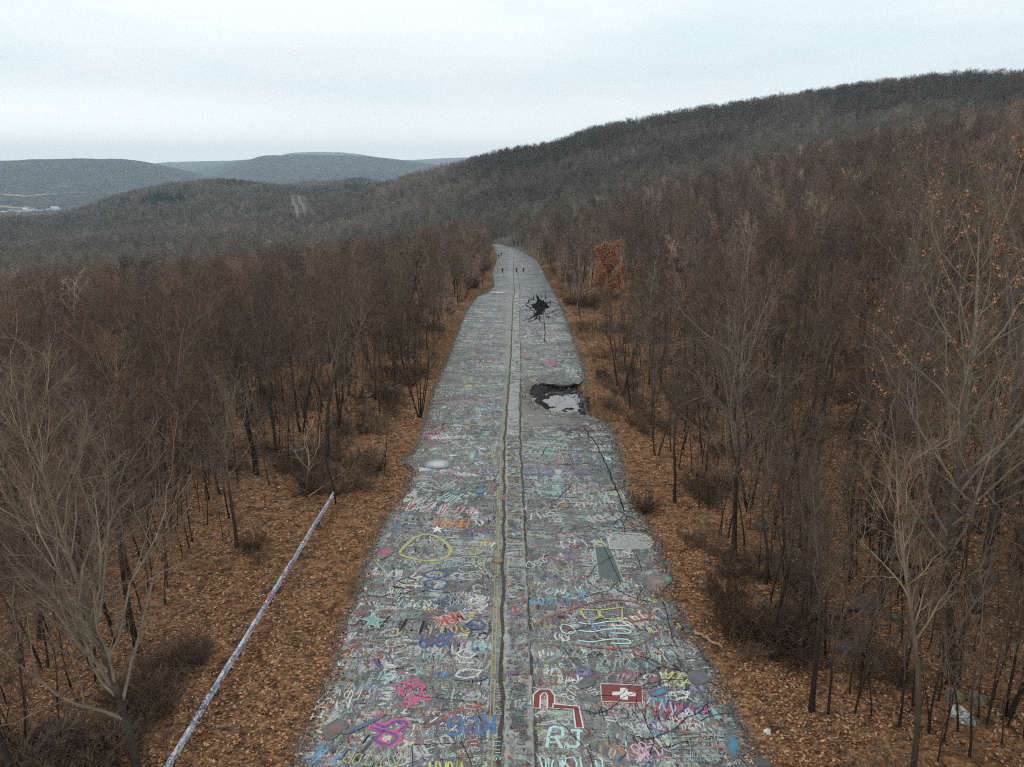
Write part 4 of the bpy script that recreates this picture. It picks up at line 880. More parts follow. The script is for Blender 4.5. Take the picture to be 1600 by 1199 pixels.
# ------------------------------------------------------------------ woodland as one mass (instances on points)
def merged(name, mat, leaf=None, **kw):
    T0, CR, tips = make_tree(**kw); v, f, a = tubes(T0+CR); v = v*(kw.get('Ht', 15.0)/v[:, 2].max()); ob = bpy.data.objects.new(name, np_mesh(name, v, f, mat, {'thin': a})); return ob, kw.get('Ht', 15.0)
LIB = bpy.data.collections.new('woodland_library')      # not linked to the scene: only a source of shapes
def scatter(name, protos, pts, hs, vi, tint, label=None, cat=None, kind='stuff', group=None):
    col = bpy.data.collections.new(name+'_shapes')
    for i, (ob, Ht) in enumerate(protos): ob.name = f'{name}_shape_{i:02d}'; col.objects.link(ob)
    pts = np.asarray(pts, np.float32); n = len(pts); me = bpy.data.meshes.new(name); me.vertices.add(n); me.vertices.foreach_set('co', pts.ravel())
    for nm, a in (('sc', hs), ('rot', RS.uniform(0, 6.283, n))):
        at = me.attributes.new(nm, 'FLOAT', 'POINT'); at.data.foreach_set('value', np.asarray(a, np.float32))
    at = me.attributes.new('vi', 'INT', 'POINT'); at.data.foreach_set('value', np.asarray(vi, np.int32))
    at = me.attributes.new('tint', 'FLOAT_COLOR', 'POINT'); at.data.foreach_set('color', np.c_[tint, np.ones(n)].astype(np.float32).ravel())
    ob = mobj(name, me); tag(ob, label, cat, group, kind)
    ng = bpy.data.node_groups.new(name, 'GeometryNodeTree'); ng.interface.new_socket('Geometry', in_out='INPUT', socket_type='NodeSocketGeometry'); ng.interface.new_socket('Geometry', in_out='OUTPUT', socket_type='NodeSocketGeometry')
    gi, go = ng.nodes.new('NodeGroupInput'), ng.nodes.new('NodeGroupOutput'); ip = ng.nodes.new('GeometryNodeInstanceOnPoints'); ci = ng.nodes.new('GeometryNodeCollectionInfo')
    ci.inputs['Collection'].default_value = col; ci.inputs['Separate Children'].default_value = True; ci.inputs['Reset Children'].default_value = True
    def na_(nm, ty):
        q_ = ng.nodes.new('GeometryNodeInputNamedAttribute'); q_.data_type = ty; q_.inputs['Name'].default_value = nm; return [o_ for o_ in q_.outputs if o_.enabled][0]
    ip.inputs['Pick Instance'].default_value = True
    cx_ = ng.nodes.new('ShaderNodeCombineXYZ'); ng.links.new(na_('rot', 'FLOAT'), cx_.inputs[2])
    ng.links.new(gi.outputs[0], ip.inputs['Points']); ng.links.new(ci.outputs[0], ip.inputs['Instance']); ng.links.new(na_('vi', 'INT'), ip.inputs['Instance Index'])
    ng.links.new(cx_.outputs[0], ip.inputs['Rotation']); ng.links.new(na_('sc', 'FLOAT'), ip.inputs['Scale']); ng.links.new(ip.outputs[0], go.inputs[0])
    md = ob.modifiers.new('scatter', 'NODES'); md.node_group = ng
    return ob
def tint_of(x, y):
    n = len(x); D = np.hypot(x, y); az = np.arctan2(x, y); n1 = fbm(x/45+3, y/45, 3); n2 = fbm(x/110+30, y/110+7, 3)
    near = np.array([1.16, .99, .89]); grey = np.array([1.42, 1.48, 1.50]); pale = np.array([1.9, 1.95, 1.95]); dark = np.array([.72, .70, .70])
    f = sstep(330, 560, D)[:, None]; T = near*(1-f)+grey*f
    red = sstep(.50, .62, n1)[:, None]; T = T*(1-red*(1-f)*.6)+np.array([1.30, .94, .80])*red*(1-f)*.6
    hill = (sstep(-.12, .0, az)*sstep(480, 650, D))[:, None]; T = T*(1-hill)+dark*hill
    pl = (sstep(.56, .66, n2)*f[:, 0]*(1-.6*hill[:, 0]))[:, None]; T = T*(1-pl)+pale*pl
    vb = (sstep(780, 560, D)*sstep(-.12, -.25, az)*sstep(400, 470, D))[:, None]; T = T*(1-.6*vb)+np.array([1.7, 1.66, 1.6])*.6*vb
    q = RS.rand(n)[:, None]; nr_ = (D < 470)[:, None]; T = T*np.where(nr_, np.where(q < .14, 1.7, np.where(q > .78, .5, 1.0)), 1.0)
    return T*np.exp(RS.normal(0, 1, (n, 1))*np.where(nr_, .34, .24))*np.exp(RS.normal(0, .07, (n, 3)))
mid = [merged('m', m_wood, seed=301+k, Ht=14, lod=1, n1=12, a1=(.5, .7, .8, .55)[k % 4], r1=(.5, .45, .5, .28)[k % 4], t1=.28, n2=6, n3=5, n4=2, twig=.016, rt=.0125) for k in range(5)]
mid += [merged('m', m_woodbirch, seed=320+k, Ht=13, lod=1, n1=10, a1=.45, r1=.24, t1=.45, n2=6, n3=5, n4=2, twig=.012, rt=.007) for k in range(2)]
low = [merged('l', m_wood, seed=341+k, Ht=14, lod=2, n1=11, a1=(.6, .8, .7, .5)[k % 4], r1=(.5, .5, .42, .45)[k % 4], t1=.3, n2=7, n3=5, n4=0, twig=.035, rt=.012) for k in range(5)]
def conifer(seed, Ht=14.0):
    r = np.random.RandomState(seed); V = []; F = []; n0 = 0
    m = 420; t_ = r.rand(m)**.8; z = .12*Ht+t_*.88*Ht; R = (1-t_)*.26*Ht*r.uniform(.6, 1.1, m)+.15; a = r.uniform(0, 6.28, m); c_, s_ = np.cos(a), np.sin(a); wv = .09*Ht*r.uniform(.5, 1.1, m)*(1.1-t_)
    A_ = np.stack([c_*R*.05, s_*R*.05, z+.03*Ht], 1); B_ = np.stack([c_*R-s_*wv, s_*R+c_*wv, z-.04*Ht*r.rand(m)], 1); D_ = np.stack([c_*R+s_*wv, s_*R-c_*wv, z-.04*Ht*r.rand(m)], 1); E_ = np.stack([c_*R*1.15, s_*R*1.15, z-.02*Ht], 1)
    V = np.stack([A_, B_, E_, D_], 1).reshape(-1, 3); k = np.arange(m)*4
    return bpy.data.objects.new('c', np_mesh('c', V, np.stack([k, k+1, k+2, k+3], 1), m_ever)), Ht
con = [conifer(361), conifer(362)]
# near remainder with the medium shapes
R_ = np.array(REST); x, y = R_[:, 0], R_[:, 1]; n = len(x)
right_b = (x > 8) & (x < 75) & (y > 80); vi = RS.randint(0, 5, n); bm_ = right_b & (RS.rand(n) < .22); vi[bm_] = RS.randint(5, 7, bm_.sum())
off = np.where(x < 0, edge_l(np.clip(y, 6, 430))-x, x-edge_r(np.clip(y, 6, 430))); hs = RS.uniform(.68, 1.12, n)*np.where(off < 6, .75, 1.0)
T = tint_of(x, y); T[bm_] = [1.1, 1.08, 1.02]
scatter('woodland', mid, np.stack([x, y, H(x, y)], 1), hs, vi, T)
# hills
def wedge(n, d0, d1, seed, amax=.70, amin=-.70):
    r = np.random.RandomState(seed); D = np.sqrt(r.uniform(d0**2, d1**2, n)); a = r.uniform(amin, amax, n); return D*np.sin(a), D*np.cos(a)
x1, y1 = wedge(30000, 430, 1120, 1); x2, y2 = wedge(21000, 1100, 1720, 2, amax=.05); x3, y3 = wedge(16000, 2200, 2900, 3, amax=-.05, amin=-.36)
X_, Y_ = np.r_[x1, x2, x3], np.r_[y1, y2, y3]; D_ = np.hypot(X_, Y_); az_ = np.arctan2(X_, Y_)
track = [road_xy(0, 0)] if False else None
TRK = [hit(464, 316), hit(478, 343)]
tx0, ty0 = TRK[0][0], TRK[0][1]; tx1, ty1 = TRK[1][0], TRK[1][1]
def seg_d(x, y):
    dx, dy = tx1-tx0, ty1-ty0; t_ = np.clip(((x-tx0)*dx+(y-ty0)*dy)/(dx*dx+dy*dy), -.15, 1.05); return np.hypot(x-tx0-t_*dx, y-ty0-t_*dy)
keep = ~((edge_l(np.clip(Y_, 6, 430))-4 < X_) & (X_ < edge_r(np.clip(Y_, 6, 430))+4) & (Y_ < 440)) & (seg_d(X_, Y_) > 15)
# keep out points already covered by the near wood
keep &= ~((Y_ < 470) & (np.abs(X_) < Y_*.74+7))
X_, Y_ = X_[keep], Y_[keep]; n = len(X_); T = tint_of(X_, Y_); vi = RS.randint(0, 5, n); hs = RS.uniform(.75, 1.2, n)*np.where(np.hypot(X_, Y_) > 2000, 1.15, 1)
# evergreen clumps on the middle ridge
ev = np.zeros(n, bool)
D_ = np.hypot(X_, Y_); U_ = 800+FPX*X_/(Y_*math.cos(PITCH)+6)
for (u0, u1, d0, d1, pr_) in ((188, 290, 1180, 1420, .9), (345, 420, 1330, 1520, .75), (150, 190, 1050, 1250, .25), (498, 620, 2300, 2750, .6), (540, 610, 900, 1400, .5), (0, 30, 800, 1000, .4), (130, 160, 900, 1000, .3)):
    ev |= (U_ > u0) & (U_ < u1) & (D_ > d0) & (D_ < d1) & (RS.rand(n) < pr_) & (fbm(X_/40, Y_/40, 2) > .42)
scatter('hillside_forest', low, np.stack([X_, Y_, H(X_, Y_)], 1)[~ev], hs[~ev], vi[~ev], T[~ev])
ne = ev.sum(); scatter('evergreen_forest', con, np.stack([X_, Y_, H(X_, Y_)], 1)[ev], hs[ev]*.9, RS.randint(0, 2, ne), np.ones((ne, 3))*RS.uniform(.7, 1.2, (ne, 1)))
# underbrush
shr = []
for k in range(4):
    T0, CR, _ = make_tree(seed=401+k, Ht=2.4, stems=14, spread=.75, n1=5, a1=.5, r1=.5, t1=.2, n2=4, n3=3, n4=0, lod=1, rt=.009, twig=.006, trop=.04)
    v, f, a = tubes(T0+CR); shr.append((bpy.data.objects.new('s', np_mesh('s', v, f, m_wood, {'thin': a*.6+.4})), 2.4))
pts = []
while len(pts) < 3000:
    y = 18*(20.0**rw.rand()); x = rw.uniform(-1, 1)*(y*.74+6)
    l, r_ = edge_l(y), edge_r(y); off = l-x if x < 0 else x-r_
    lim = (6.0 if y < 48 else 2.2) if x < 0 else 1.8
    if off < lim: continue
    if fbm(np.array(x/7.0+90), np.array(y/7.0), 2) < (.64 if y < 62 else .46): continue
    pts.append((x, y))
pts = np.array(pts); n = len(pts)
scatter('underbrush', shr, np.c_[pts, H(pts[:, 0], pts[:, 1])], RS.uniform(.3, .85, n)*(1+pts[:, 1]/300), RS.randint(0, 4, n), np.array([1.15, .92, .76])*RS.uniform(.6, 1.3, (n, 1)))
# thin poles of young growth, as dense in the photo as the big trees
sap = [merged('s', m_wood, seed=421+k, Ht=7, lod=1, n1=9, a1=.5, r1=.30, t1=.3, n2=5, n3=4, n4=0, rt=.0065, twig=.006) for k in range(4)]
pts = []
while len(pts) < 2000:
    y = 22*(14.0**rw.rand()); x = rw.uniform(-1, 1)*(y*.74+6)
    if not woods_ok(x-(1.5 if x > 0 else -1.5), y): continue
    if y < 60 and rw.rand() < .25: continue
    pts.append((x, y))
pts = np.array(pts); n = len(pts)
scatter('young_growth', sap, np.c_[pts, H(pts[:, 0], pts[:, 1])], RS.uniform(.6, 1.3, n), RS.randint(0, 4, n), np.array([.9, .74, .64])*RS.uniform(.6, 1.3, (n, 1)))

# ------------------------------------------------------------------ fallen leaves and dry grass
r = np.random.RandomState(55); n = 190000
y = 17*(7.5**(r.rand(n)**.8)); x = r.uniform(-1, 1, n)*(y*.74+5); l, rr_ = edge_l(y), edge_r(y); off = np.where(x < (l+rr_)/2, l-x, x-rr_)
k = ((off > -.25-.5*fbm(x/1.5, y/1.5, 2)) | ((off > -2.0) & (r.rand(n) < .05)) | (r.rand(n) < .004)) & (fbm(x/2.2+9, y/2.2, 4)+r.rand(n)*.25 > .52) & (r.rand(n) < np.clip(1.5-off/40, .3, 1)); x, y, off = x[k], y[k], off[k]; n = len(x)
zz = np.where(off > 0, H(x, y)+.02, zr(y, .055)); s_ = (r.uniform(.035, .085, n)*(1+y/110))[:, None]; ctr = np.stack([x, y, zz], 1); ctr[:, 2] += r.uniform(0, .02, n)
a = unit(np.stack([r.normal(0, 1, n), r.normal(0, 1, n), r.normal(0, .45, n)], 1)); b_ = unit(np.cross(a, np.array([0, 0, 1.])+r.normal(0, .25, (n, 3))))
V = np.stack([ctr-a*s_, ctr+b_*s_*.6, ctr+a*s_, ctr-b_*s_*.6], 1).reshape(-1, 3); q = np.arange(n)*4
tag(mobj('fallen_leaves', np_mesh('fallen_leaves', V, np.stack([q, q+1, q+2, q+3], 1), m_litter)), kind='stuff')
n = 2600; y = 18*(5.0**r.rand(n)); x = r.uniform(-1, 1, n)*(y*.74+5); off = np.where(x < 0, edge_l(y)-x, x-edge_r(y)); k = off > .3; x, y = x[k], y[k]; n = len(x)
a = r.uniform(0, 6.28, n); L_ = r.uniform(.25, 1.5, n); P0 = np.stack([x, y, H(x, y)+.05], 1); x2, y2 = x+np.cos(a)*L_, y+np.sin(a)*L_; P1 = np.stack([x2, y2, H(x2, y2)+.05+r.uniform(0, .15, n)], 1); PM = (P0+P1)/2+r.normal(0, .05, (n, 3))*np.array([1, 1, .3])
v, f, a_ = tubes([(np.stack([P0, PM, P1], 1), np.stack([L_*.014+.004, L_*.011+.004, L_*.004+.003], 1), 3, .6)])
tag(mobj('fallen_twigs', np_mesh('fallen_twigs', v, f, m_bark, {'thin': a_})), kind='stuff')
n = 26000; y = 40*(8.0**r.rand(n)); sd_ = r.rand(n) < .35; off = np.abs(r.normal(0, 1.5, n))*(1+y/200)+.1; x = np.where(sd_, edge_l(y)-off, edge_r(y)+off)
k = fbm(x/5+3, y/9, 2) > .45; x, y = x[k], y[k]; n = len(x); h = r.uniform(.12, .45, n)*(1+y/160); wd = .012*(1+y/25); a = r.uniform(0, 6.28, n); z = H(x, y)-.02
tip = np.stack([x+r.normal(0, .12, n), y+r.normal(0, .12, n), z+h], 1); B1_ = np.stack([x+np.cos(a)*wd, y+np.sin(a)*wd, z], 1); B2_ = np.stack([x-np.cos(a)*wd, y-np.sin(a)*wd, z], 1)
q = np.arange(n)*3; tag(mobj('dry_grass', np_mesh('dry_grass', np.stack([B1_, B2_, tip], 1).reshape(-1, 3), np.stack([q, q+1, q+2], 1), m_grass)), kind='stuff')

# crumbled asphalt and gravel along the broken edges and round the burnt hollow
m_gravel = leaf_mat('asphalt_crumbs', [(.05, .048, .045), (.12, .115, .11), (.20, .195, .185)])
n = 15000; y = 17*(14.0**r.rand(n)); sd_ = r.rand(n) < .5; d_ = np.abs(r.normal(0, .28, n))-.12; x = np.where(sd_, edge_l(y)-d_, edge_r(y)+d_); g_ = (np.where(d_ > 0, H(x, y), zr(y, .035)))
m2 = 450; a = r.uniform(0, 6.28, m2); q_ = np.sqrt(r.uniform(.75, 1.25, m2)); x = np.r_[x, PIT[0]-.3+3.0*q_*np.cos(a)]; y = np.r_[y, PIT[1]+6.6*q_*np.sin(a)]
on = ~inside(pit, x[n:], y[n:]) & (x[n:] < edge_r(y[n:])); g_ = np.r_[g_, np.where(on, zr(y[n:], .035), zr(y[n:], -.35))]; n = len(x); s_ = (r.uniform(.012, .05, n)*(1+y/70))*np.where(np.arange(n) > n-m2, 1.2, 1)
base = np.array([[1, 0, 0], [-.5, .87, 0], [-.5, -.87, 0], [0, 0, 1.0]]); V = base[None]*s_[:, None, None]*r.uniform(.6, 1.4, (n, 4, 3)); V = V+np.stack([x, y, g_], 1)[:, None]; q = np.arange(n)[:, None]*4
F = np.concatenate([q+np.array([[0, 1, 3]]), q+np.array([[1, 2, 3]]), q+np.array([[2, 0, 3]])]); tag(mobj('gravel', np_mesh('gravel', V.reshape(-1, 3), F, m_gravel)), kind='stuff')

# ------------------------------------------------------------------ guardrail
m_rail, t, b = new_mat('painted_rail', .6, .4)
p = geo_pos(t); v = nd(t, 'ShaderNodeTexVoronoi'); v.inputs['Scale'].default_value = 1.0
mpn = nd(t, 'ShaderNodeMapping'); mpn.inputs['Scale'].default_value = (5, 2.2, 9); t.links.new(p, mpn.inputs[0]); t.links.new(mpn.outputs[0], v.inputs['Vector'])
sp = nd(t, 'ShaderNodeSeparateColor'); t.links.new(v.outputs['Color'], sp.inputs[0])
c = ramp(t, sp.outputs[0], [(0, (.42, .46, .47)), (.2, (.55, .57, .58)), (.32, (.08, .22, .34)), (.42, (.48, .06, .12)), (.52, (.50, .52, .53)), (.66, (.16, .13, .36)), (.78, (.46, .48, .50)), (.88, (.05, .05, .06)), (1, (.35, .42, .45))])
c = mixc(t, maprange(t, noise(t, p, 9, 4, .7), .5, .62), c, (.50, .52, .53)); c = mixc(t, maprange(t, noise(t, p, 7, 4, .75), .54, .60), c, (.04, .04, .055)); t.links.new(c, b.inputs['Base Color'])
m_post = plain('weathered_post', (.10, .09, .08), scale=5)
a0 = np.array(road_xy(228, 1250, .62)); a1 = np.array(road_xy(521, 771, .62)); dr = a1-a0; Lr_ = np.linalg.norm(dr); dr /= Lr_; nr = np.array([dr[1], -dr[0]])
def gz(s__): q_ = a0+dr*s__; return float(-SL*q_[1])
gr = empty('guardrail', (a0[0], a0[1], gz(0))); tag(gr, 'long steel guardrail covered in faded graffiti, left of the road', 'guardrail')
prof = [(.00, .78), (.03, .775), (.085, .73), (.09, .69), (.03, .64), (.02, .615), (.03, .59), (.09, .54), (.085, .50), (.03, .455), (.0, .45), (-.012, .46), (.015, .50), (.07, .53), (.07, .545), (.01, .60), (.01, .63), (.07, .685), (.07, .70), (.015, .73), (-.012, .77)]
ns = 60; V = []; F = []
for i in range(ns+1):
    s__ = Lr_*i/ns; q_ = a0+dr*s__; wob = .02*math.sin(s__*.8)+.01*math.sin(s__*2.3)
    for (o1, o2) in prof: V.append((q_[0]+nr[0]*o1*1.25+wob*nr[0]-a0[0], q_[1]+nr[1]*o1*1.25-a0[1], gz(s__)+o2+wob*.4-gz(0)))
m_ = len(prof)
for i in range(ns):
    for j in range(m_): F.append((i*m_+j, i*m_+(j+1) % m_, (i+1)*m_+(j+1) % m_, (i+1)*m_+j))
mobj('rail', np_mesh('rail', V, np.array(F), m_rail), gr)
def box_mesh(name, sx, sy, sz, mat, z0=0.0, bev=.1):
    x_, y_ = sx/2, sy/2; b2 = bev*min(sx, sy); V = []
    for z_, k_ in ((z0, 0), (z0+sz-b2, 0), (z0+sz, b2)):
        V += [(-x_+k_, -y_+k_, z_), (x_-k_, -y_+k_, z_), (x_-k_, y_-k_, z_), (-x_+k_, y_-k_, z_)]
    F = [(3, 2, 1, 0), (8, 9, 10, 11)]
    for l_ in (0, 4):
        for i in range(4): F.append((l_+i, l_+(i+1) % 4, l_+4+(i+1) % 4, l_+4+i))
    return np_mesh(name, V, np.array(F), mat)
pm = box_mesh('post', .17, .2, 1.25, m_post, -.5)
s__ = 2.0
while s__ < Lr_: 
    q_ = a0+dr*s__-nr*.11; o_ = mobj('post', pm, gr); o_.location = (q_[0]-a0[0], q_[1]-a0[1], gz(s__)-gz(0)); s__ += 4.2

# ------------------------------------------------------------------ boulders, logs, litter
m_rock = plain('grey_rock', (.085, .08, .07), scale=3, var=.5, bmp=.8); m_rockm = plain('mossy_rock', (.06, .065, .045), scale=3, var=.5, bmp=.8)
def paint_rock(name, cols):
    m, t, b = new_mat(name, .85, .2); p = geo_pos(t); n_ = noise(t, p, 1.6, 4, .7)
    c = ramp(t, n_, [(.3, (.10, .10, .09)), (.42, cols[0]), (.55, (.09, .085, .08)), (.62, cols[1]), (.75, (.12, .12, .11))]); t.links.new(c, b.inputs['Base Color']); bump(t, b, n_, .6, .05); return m
m_rp = paint_rock('painted_rock', [(.50, .52, .52), (.30, .42, .42)]); m_rr = paint_rock('red_painted_rock', [(.22, .02, .02), (.16, .03, .03)]); m_rw = paint_rock('white_painted_rock', [(.62, .60, .55), (.50, .50, .46)]); m_ry = paint_rock('yellowed_rock', [(.28, .24, .10), (.20, .18, .11)]); m_pk = paint_rock('violet_painted_rock', [(.35, .24, .36), (.4, .38, .42)])
def rock(base, sx, sy, sz, mat, label, seed, rz=0.0, name='boulder'):
    import bmesh
    bm = bmesh.new(); bmesh.ops.create_icosphere(bm, subdivisions=4, radius=1.0); r = random.Random(seed)
    pl_ = [(Vector((r.gauss(0, 1), r.gauss(0, 1), r.gauss(0, .8))).normalized(), r.uniform(.55, .85)) for _ in range(13)]
    from mathutils import noise as mn
    for v_ in bm.verts:
        for nn_, dd in pl_:
            q_ = v_.co.dot(nn_)
            if q_ > dd: v_.co -= nn_*(q_-dd)*.92
        v_.co += v_.co.normalized()*mn.noise(v_.co*2.2+Vector((seed, 0, 0)))*.12
        v_.co = Vector((v_.co.x*sx, v_.co.y*sy, v_.co.z*sz))
    me = bpy.data.meshes.new(name); bm.to_mesh(me); bm.free(); me.materials.append(mat)
    x, y, z = hit(*base); o = mobj(name, me); o.location = (x, y, z+sz*.05); o.scale = (.85, .85, .85); o.rotation_euler = (r.uniform(-.15, .15), r.uniform(-.15, .15), rz); tag(o, label, 'boulder', 'boulders in the woods'); return o
RK = [((467, 712), 1.6, .9, .75, m_rp, 'dark boulder with pale paint in the left clearing beyond the guardrail'), ((494, 706), .9, .7, .7, m_pk, 'violet-painted boulder beside the pale-painted one in the left clearing'), ((511, 693), .7, .5, .5, m_rp, 'small pale-painted stone behind the violet one'), ((426, 722), .5, .4, .35, m_rp, 'small whitish stone between dark trunks at left'),
 ((603, 610), 1.6, .7, .5, m_rp, 'pale-painted slab far in the left woods'), ((578, 620), .9, .6, .45, m_ry, 'yellowish painted stone next to the pale slab at left'), ((86, 1132), .5, .4, .45, m_rock, 'grey stone among trees at lower left'),
 ((1392, 812), .9, .8, .55, m_rr, 'red-painted boulder among the trees on the right'), ((1370, 808), 1.3, .9, .6, m_rockm, 'mossy boulder left of the red-painted one'), ((1470, 866), 1.1, .8, .55, m_rockm, 'mossy boulder right of the leaning oak trunk'), ((1425, 905), 1.2, .8, .5, m_rock, 'grey boulder at the leaning oak trunk'), ((1385, 868), 1.4, .9, .5, m_rock, 'grey boulder below the red-painted one'), ((1352, 955), 1.2, .7, .45, m_rockm, 'flat boulder left of the leaning oak foot'), ((1396, 967), .5, .4, .3, m_rock, 'small grey stone near the flat boulder'),
 ((1470, 818), 1.1, .7, .5, m_rock, 'dark boulder near the fallen dark log'), ((1141, 866), .55, .5, .45, m_rockm, 'green mossy stone at the foot of the slim saplings'), ((1188, 825), .8, .6, .45, m_rock, 'grey stone on the slope above the brush'), ((1325, 1015), .9, .7, .5, m_rock, 'grey boulder in the lower right woods'), ((1540, 905), 1.2, .8, .5, m_rock, 'boulder near the upright oak at the right'),
 ((1505, 1122), .65, .6, .45, m_rw, 'white-painted boulder at the foot of the leaning oak'), ((1490, 1090), .6, .5, .45, m_ry, 'yellowish boulder behind the white-painted one'), ((1526, 1098), .55, .5, .4, m_ry, 'yellowish boulder right of the white-painted one'), ((1199, 1145), .22, .2, .2, m_rw, 'small pale stone on leaf litter right of the road'), ((1196, 1196), .55, .5, .22, m_rock, 'broken grey lump at the right road edge')]
for k, (bs, sx, sy, sz, mt, lb) in enumerate(RK): rock(bs, sx, sy, sz, mt, lb, k+3, k*.9)
m_log = plain('bare_log', (.30, .20, .13), scale=5, var=.35); m_logd = plain('rotten_log', (.035, .03, .026), scale=4)
def log(p0, p1, r0, mat, label, seed, twigs=2, lift=.08):
    r = np.random.RandomState(seed); A_, B_ = np.array(hit(*p0)), np.array(hit(*p1)); k = 9; tt = np.linspace(0, 1, k)[:, None]; P = A_+(B_-A_)*tt; P[:, 2] = [float(H(a, b_)) for a, b_ in P[:, :2]]; P[:, 2] += lift+r0; P += r.normal(0, r0*.5, P.shape)
    B0 = (P[None], (r0*(1-.5*tt[:, 0]))[None], np.repeat(unit(B_-A_)[None, None], k, 1)); L = np.array([np.linalg.norm(B_-A_)]); lst = [(B0[0], B0[1], 7, .5)]
    if twigs:
        p_, d_, l_, q_ = spawn(r, B0, L, twigs, .3, .95, .8, .2, .35, .2, .5, .012); G_ = grow(r, p_, d_, l_, q_, np.full(len(l_), .01), 4, .1, .02); lst.append((G_[0], G_[1], 4, .5))
    v, f, a = tubes(lst); c0 = P[0].copy(); o = mobj('fallen_log', np_mesh('fallen_log', v-c0, f, mat, {'thin': a}, smooth=True)); o.location = c0; tag(o, label, 'log', 'fallen logs'); return o
log((1084, 990), (1127, 1017), .09, m_log, 'pale bare log lying on the litter at the right road edge', 1, 1)
log((1330, 838), (1450, 832), .16, m_logd, 'dark fallen log left part of the right woods', 2); log((1455, 826), (1530, 832), .18, m_logd, 'dark fallen log right of the leaning oak', 3); log((1290, 985), (1345, 950), .14, m_logd, 'dark log on the slope left of the flat boulder', 4); log((482, 789), (545, 742), .045, m_log, 'thin pale fallen branch beside the guardrail end', 5, 4, .5); log((1395, 905), (1450, 890), .2, m_logd, 'thick dark log behind the leaning oak trunk', 6)
# upright painted stone slab in the brush
xs_, ys_, zs_ = hit(1194, 955); o = mobj('painted_slab', box_mesh('painted_slab', .35, .12, 1.2, m_rw, -.2)); o.location = (xs_, ys_, zs_); o.rotation_euler = (.2, -.45, .5); tag(o, 'narrow white-painted slab leaning in brown brush', 'slab')
# big brown shrubs that read as things of their own
def shrub(base, h, w_, label, seed, tint, n=26):
    T0, CR, _ = make_tree(seed=seed, Ht=2.4, stems=n, spread=.9, n1=7, a1=.55, r1=.55, t1=.12, n2=5, n3=4, n4=0, lod=1, rt=.008, twig=.006, trop=.03); e_ = Proto(); v, f, a = tubes(T0); e_.trunk = np_mesh('stems', v, f, m_bark, {'thin': a*.5+.5}); v, f, a = tubes(CR); e_.crown = np_mesh('twigs', v, f, m_bark, {'thin': a}); 
    x, y, z = hit(*base); q_ = empty('bare_shrub', (x, y, z), seed*.7); q_.scale = (w_/2.4, w_/2.4, h/2.4); tag(q_, label, 'shrub', 'bare shrubs'); 
    for nm, me in (('stems', e_.trunk), ('twigs', e_.crown)): c_ = mobj(nm, me, q_); c_.color = (*tint, 1)
SH = [((1150, 990), 2.6, 2.6, 'large brown thicket bush right of the pale log', (.75, .55, .46)), ((1205, 1000), 2.4, 2.6, 'brown thicket bush behind the pale log one', (.7, .52, .44)), ((1130, 940), 2.2, 2.4, 'brown bush left of the leaning painted slab', (.75, .55, .46)), ((1240, 1030), 2.2, 2.4, 'brown bush beside the dark-footed thin tree', (.75, .58, .5)),
 ((897, 478), 4.0, 4.6, 'rounded tan bush on the right verge below the far bend', (1.1, .8, .6)), ((918, 480), 4.0, 4.6, 'rounded tan bush right of the other one at the far bend', (1.05, .76, .6)), ((890, 440), 4.2, 3.6, 'ochre bush at the edge of the far right lanes', (1.5, .9, .55)), ((868, 428), 4, 3.2, 'small ochre bush at the far bend', (1.5, .9, .5)), ((1010, 800), 1.7, 1.8, 'low bush at the broken right edge', (.75, .55, .46)), ((655, 590), 2.2, 2.2, 'bush on the left verge beyond the many-stemmed tree', (.9, .6, .5)), ((740, 450), 4.5, 4, 'dense reddish bush overhanging the left lanes at the far step', (1.0, .6, .5)), ((758, 425), 5, 4, 'dense reddish bush at the left edge near the walkers', (1.0, .6, .5)), ((70, 1190), 2.2, 2.2, 'grey thorny bush in the lower left corner', (1.3, 1.2, 1.15)), ((395, 860), 1.5, 1.5, 'small bush left of the guardrail', (.9, .7, .6))]
for k, (bs, h, w_, lb, tn) in enumerate(SH): shrub(bs, h, w_, lb, 500+k, tn)

# ------------------------------------------------------------------ people far down the road
def flat(name, col, rough=.8): 
    m, t, b = new_mat(name, rough, .2); p = nd(t, 'ShaderNodeTexCoord').outputs['Object']
    t.links.new(ramp(t, noise(t, p, 14, 3), [(.3, tuple(x*.8 for x in col)), (.7, tuple(x*1.2 for x in col))]), b.inputs['Base Color']); return m
m_skin = flat('skin', (.45, .28, .2)); m_blk = flat('black_cloth', (.012, .012, .014)); m_den = flat('dark_denim', (.02, .022, .03)); m_hair = flat('dark_hair', (.03, .02, .015)); m_shoe = flat('shoes', (.03, .03, .03)); m_red = flat('dark_cloth', (.02, .018, .02))
def skin(name, verts, edges, radii, mat, parent):
    me = bpy.data.meshes.new(name); me.from_pydata(verts, edges, []); me.materials.append(mat); o = mobj(name, me, parent); md = o.modifiers.new('s', 'SKIN'); md.use_smooth_shade = True
    for i, r_ in enumerate(radii): me.skin_vertices[0].data[i].radius = (r_ if isinstance(r_, tuple) else (r_, r_))
    me.skin_vertices[0].data[0].use_root = True; s2 = o.modifiers.new('u', 'SUBSURF'); s2.levels = 1; s2.render_levels = 1; return o
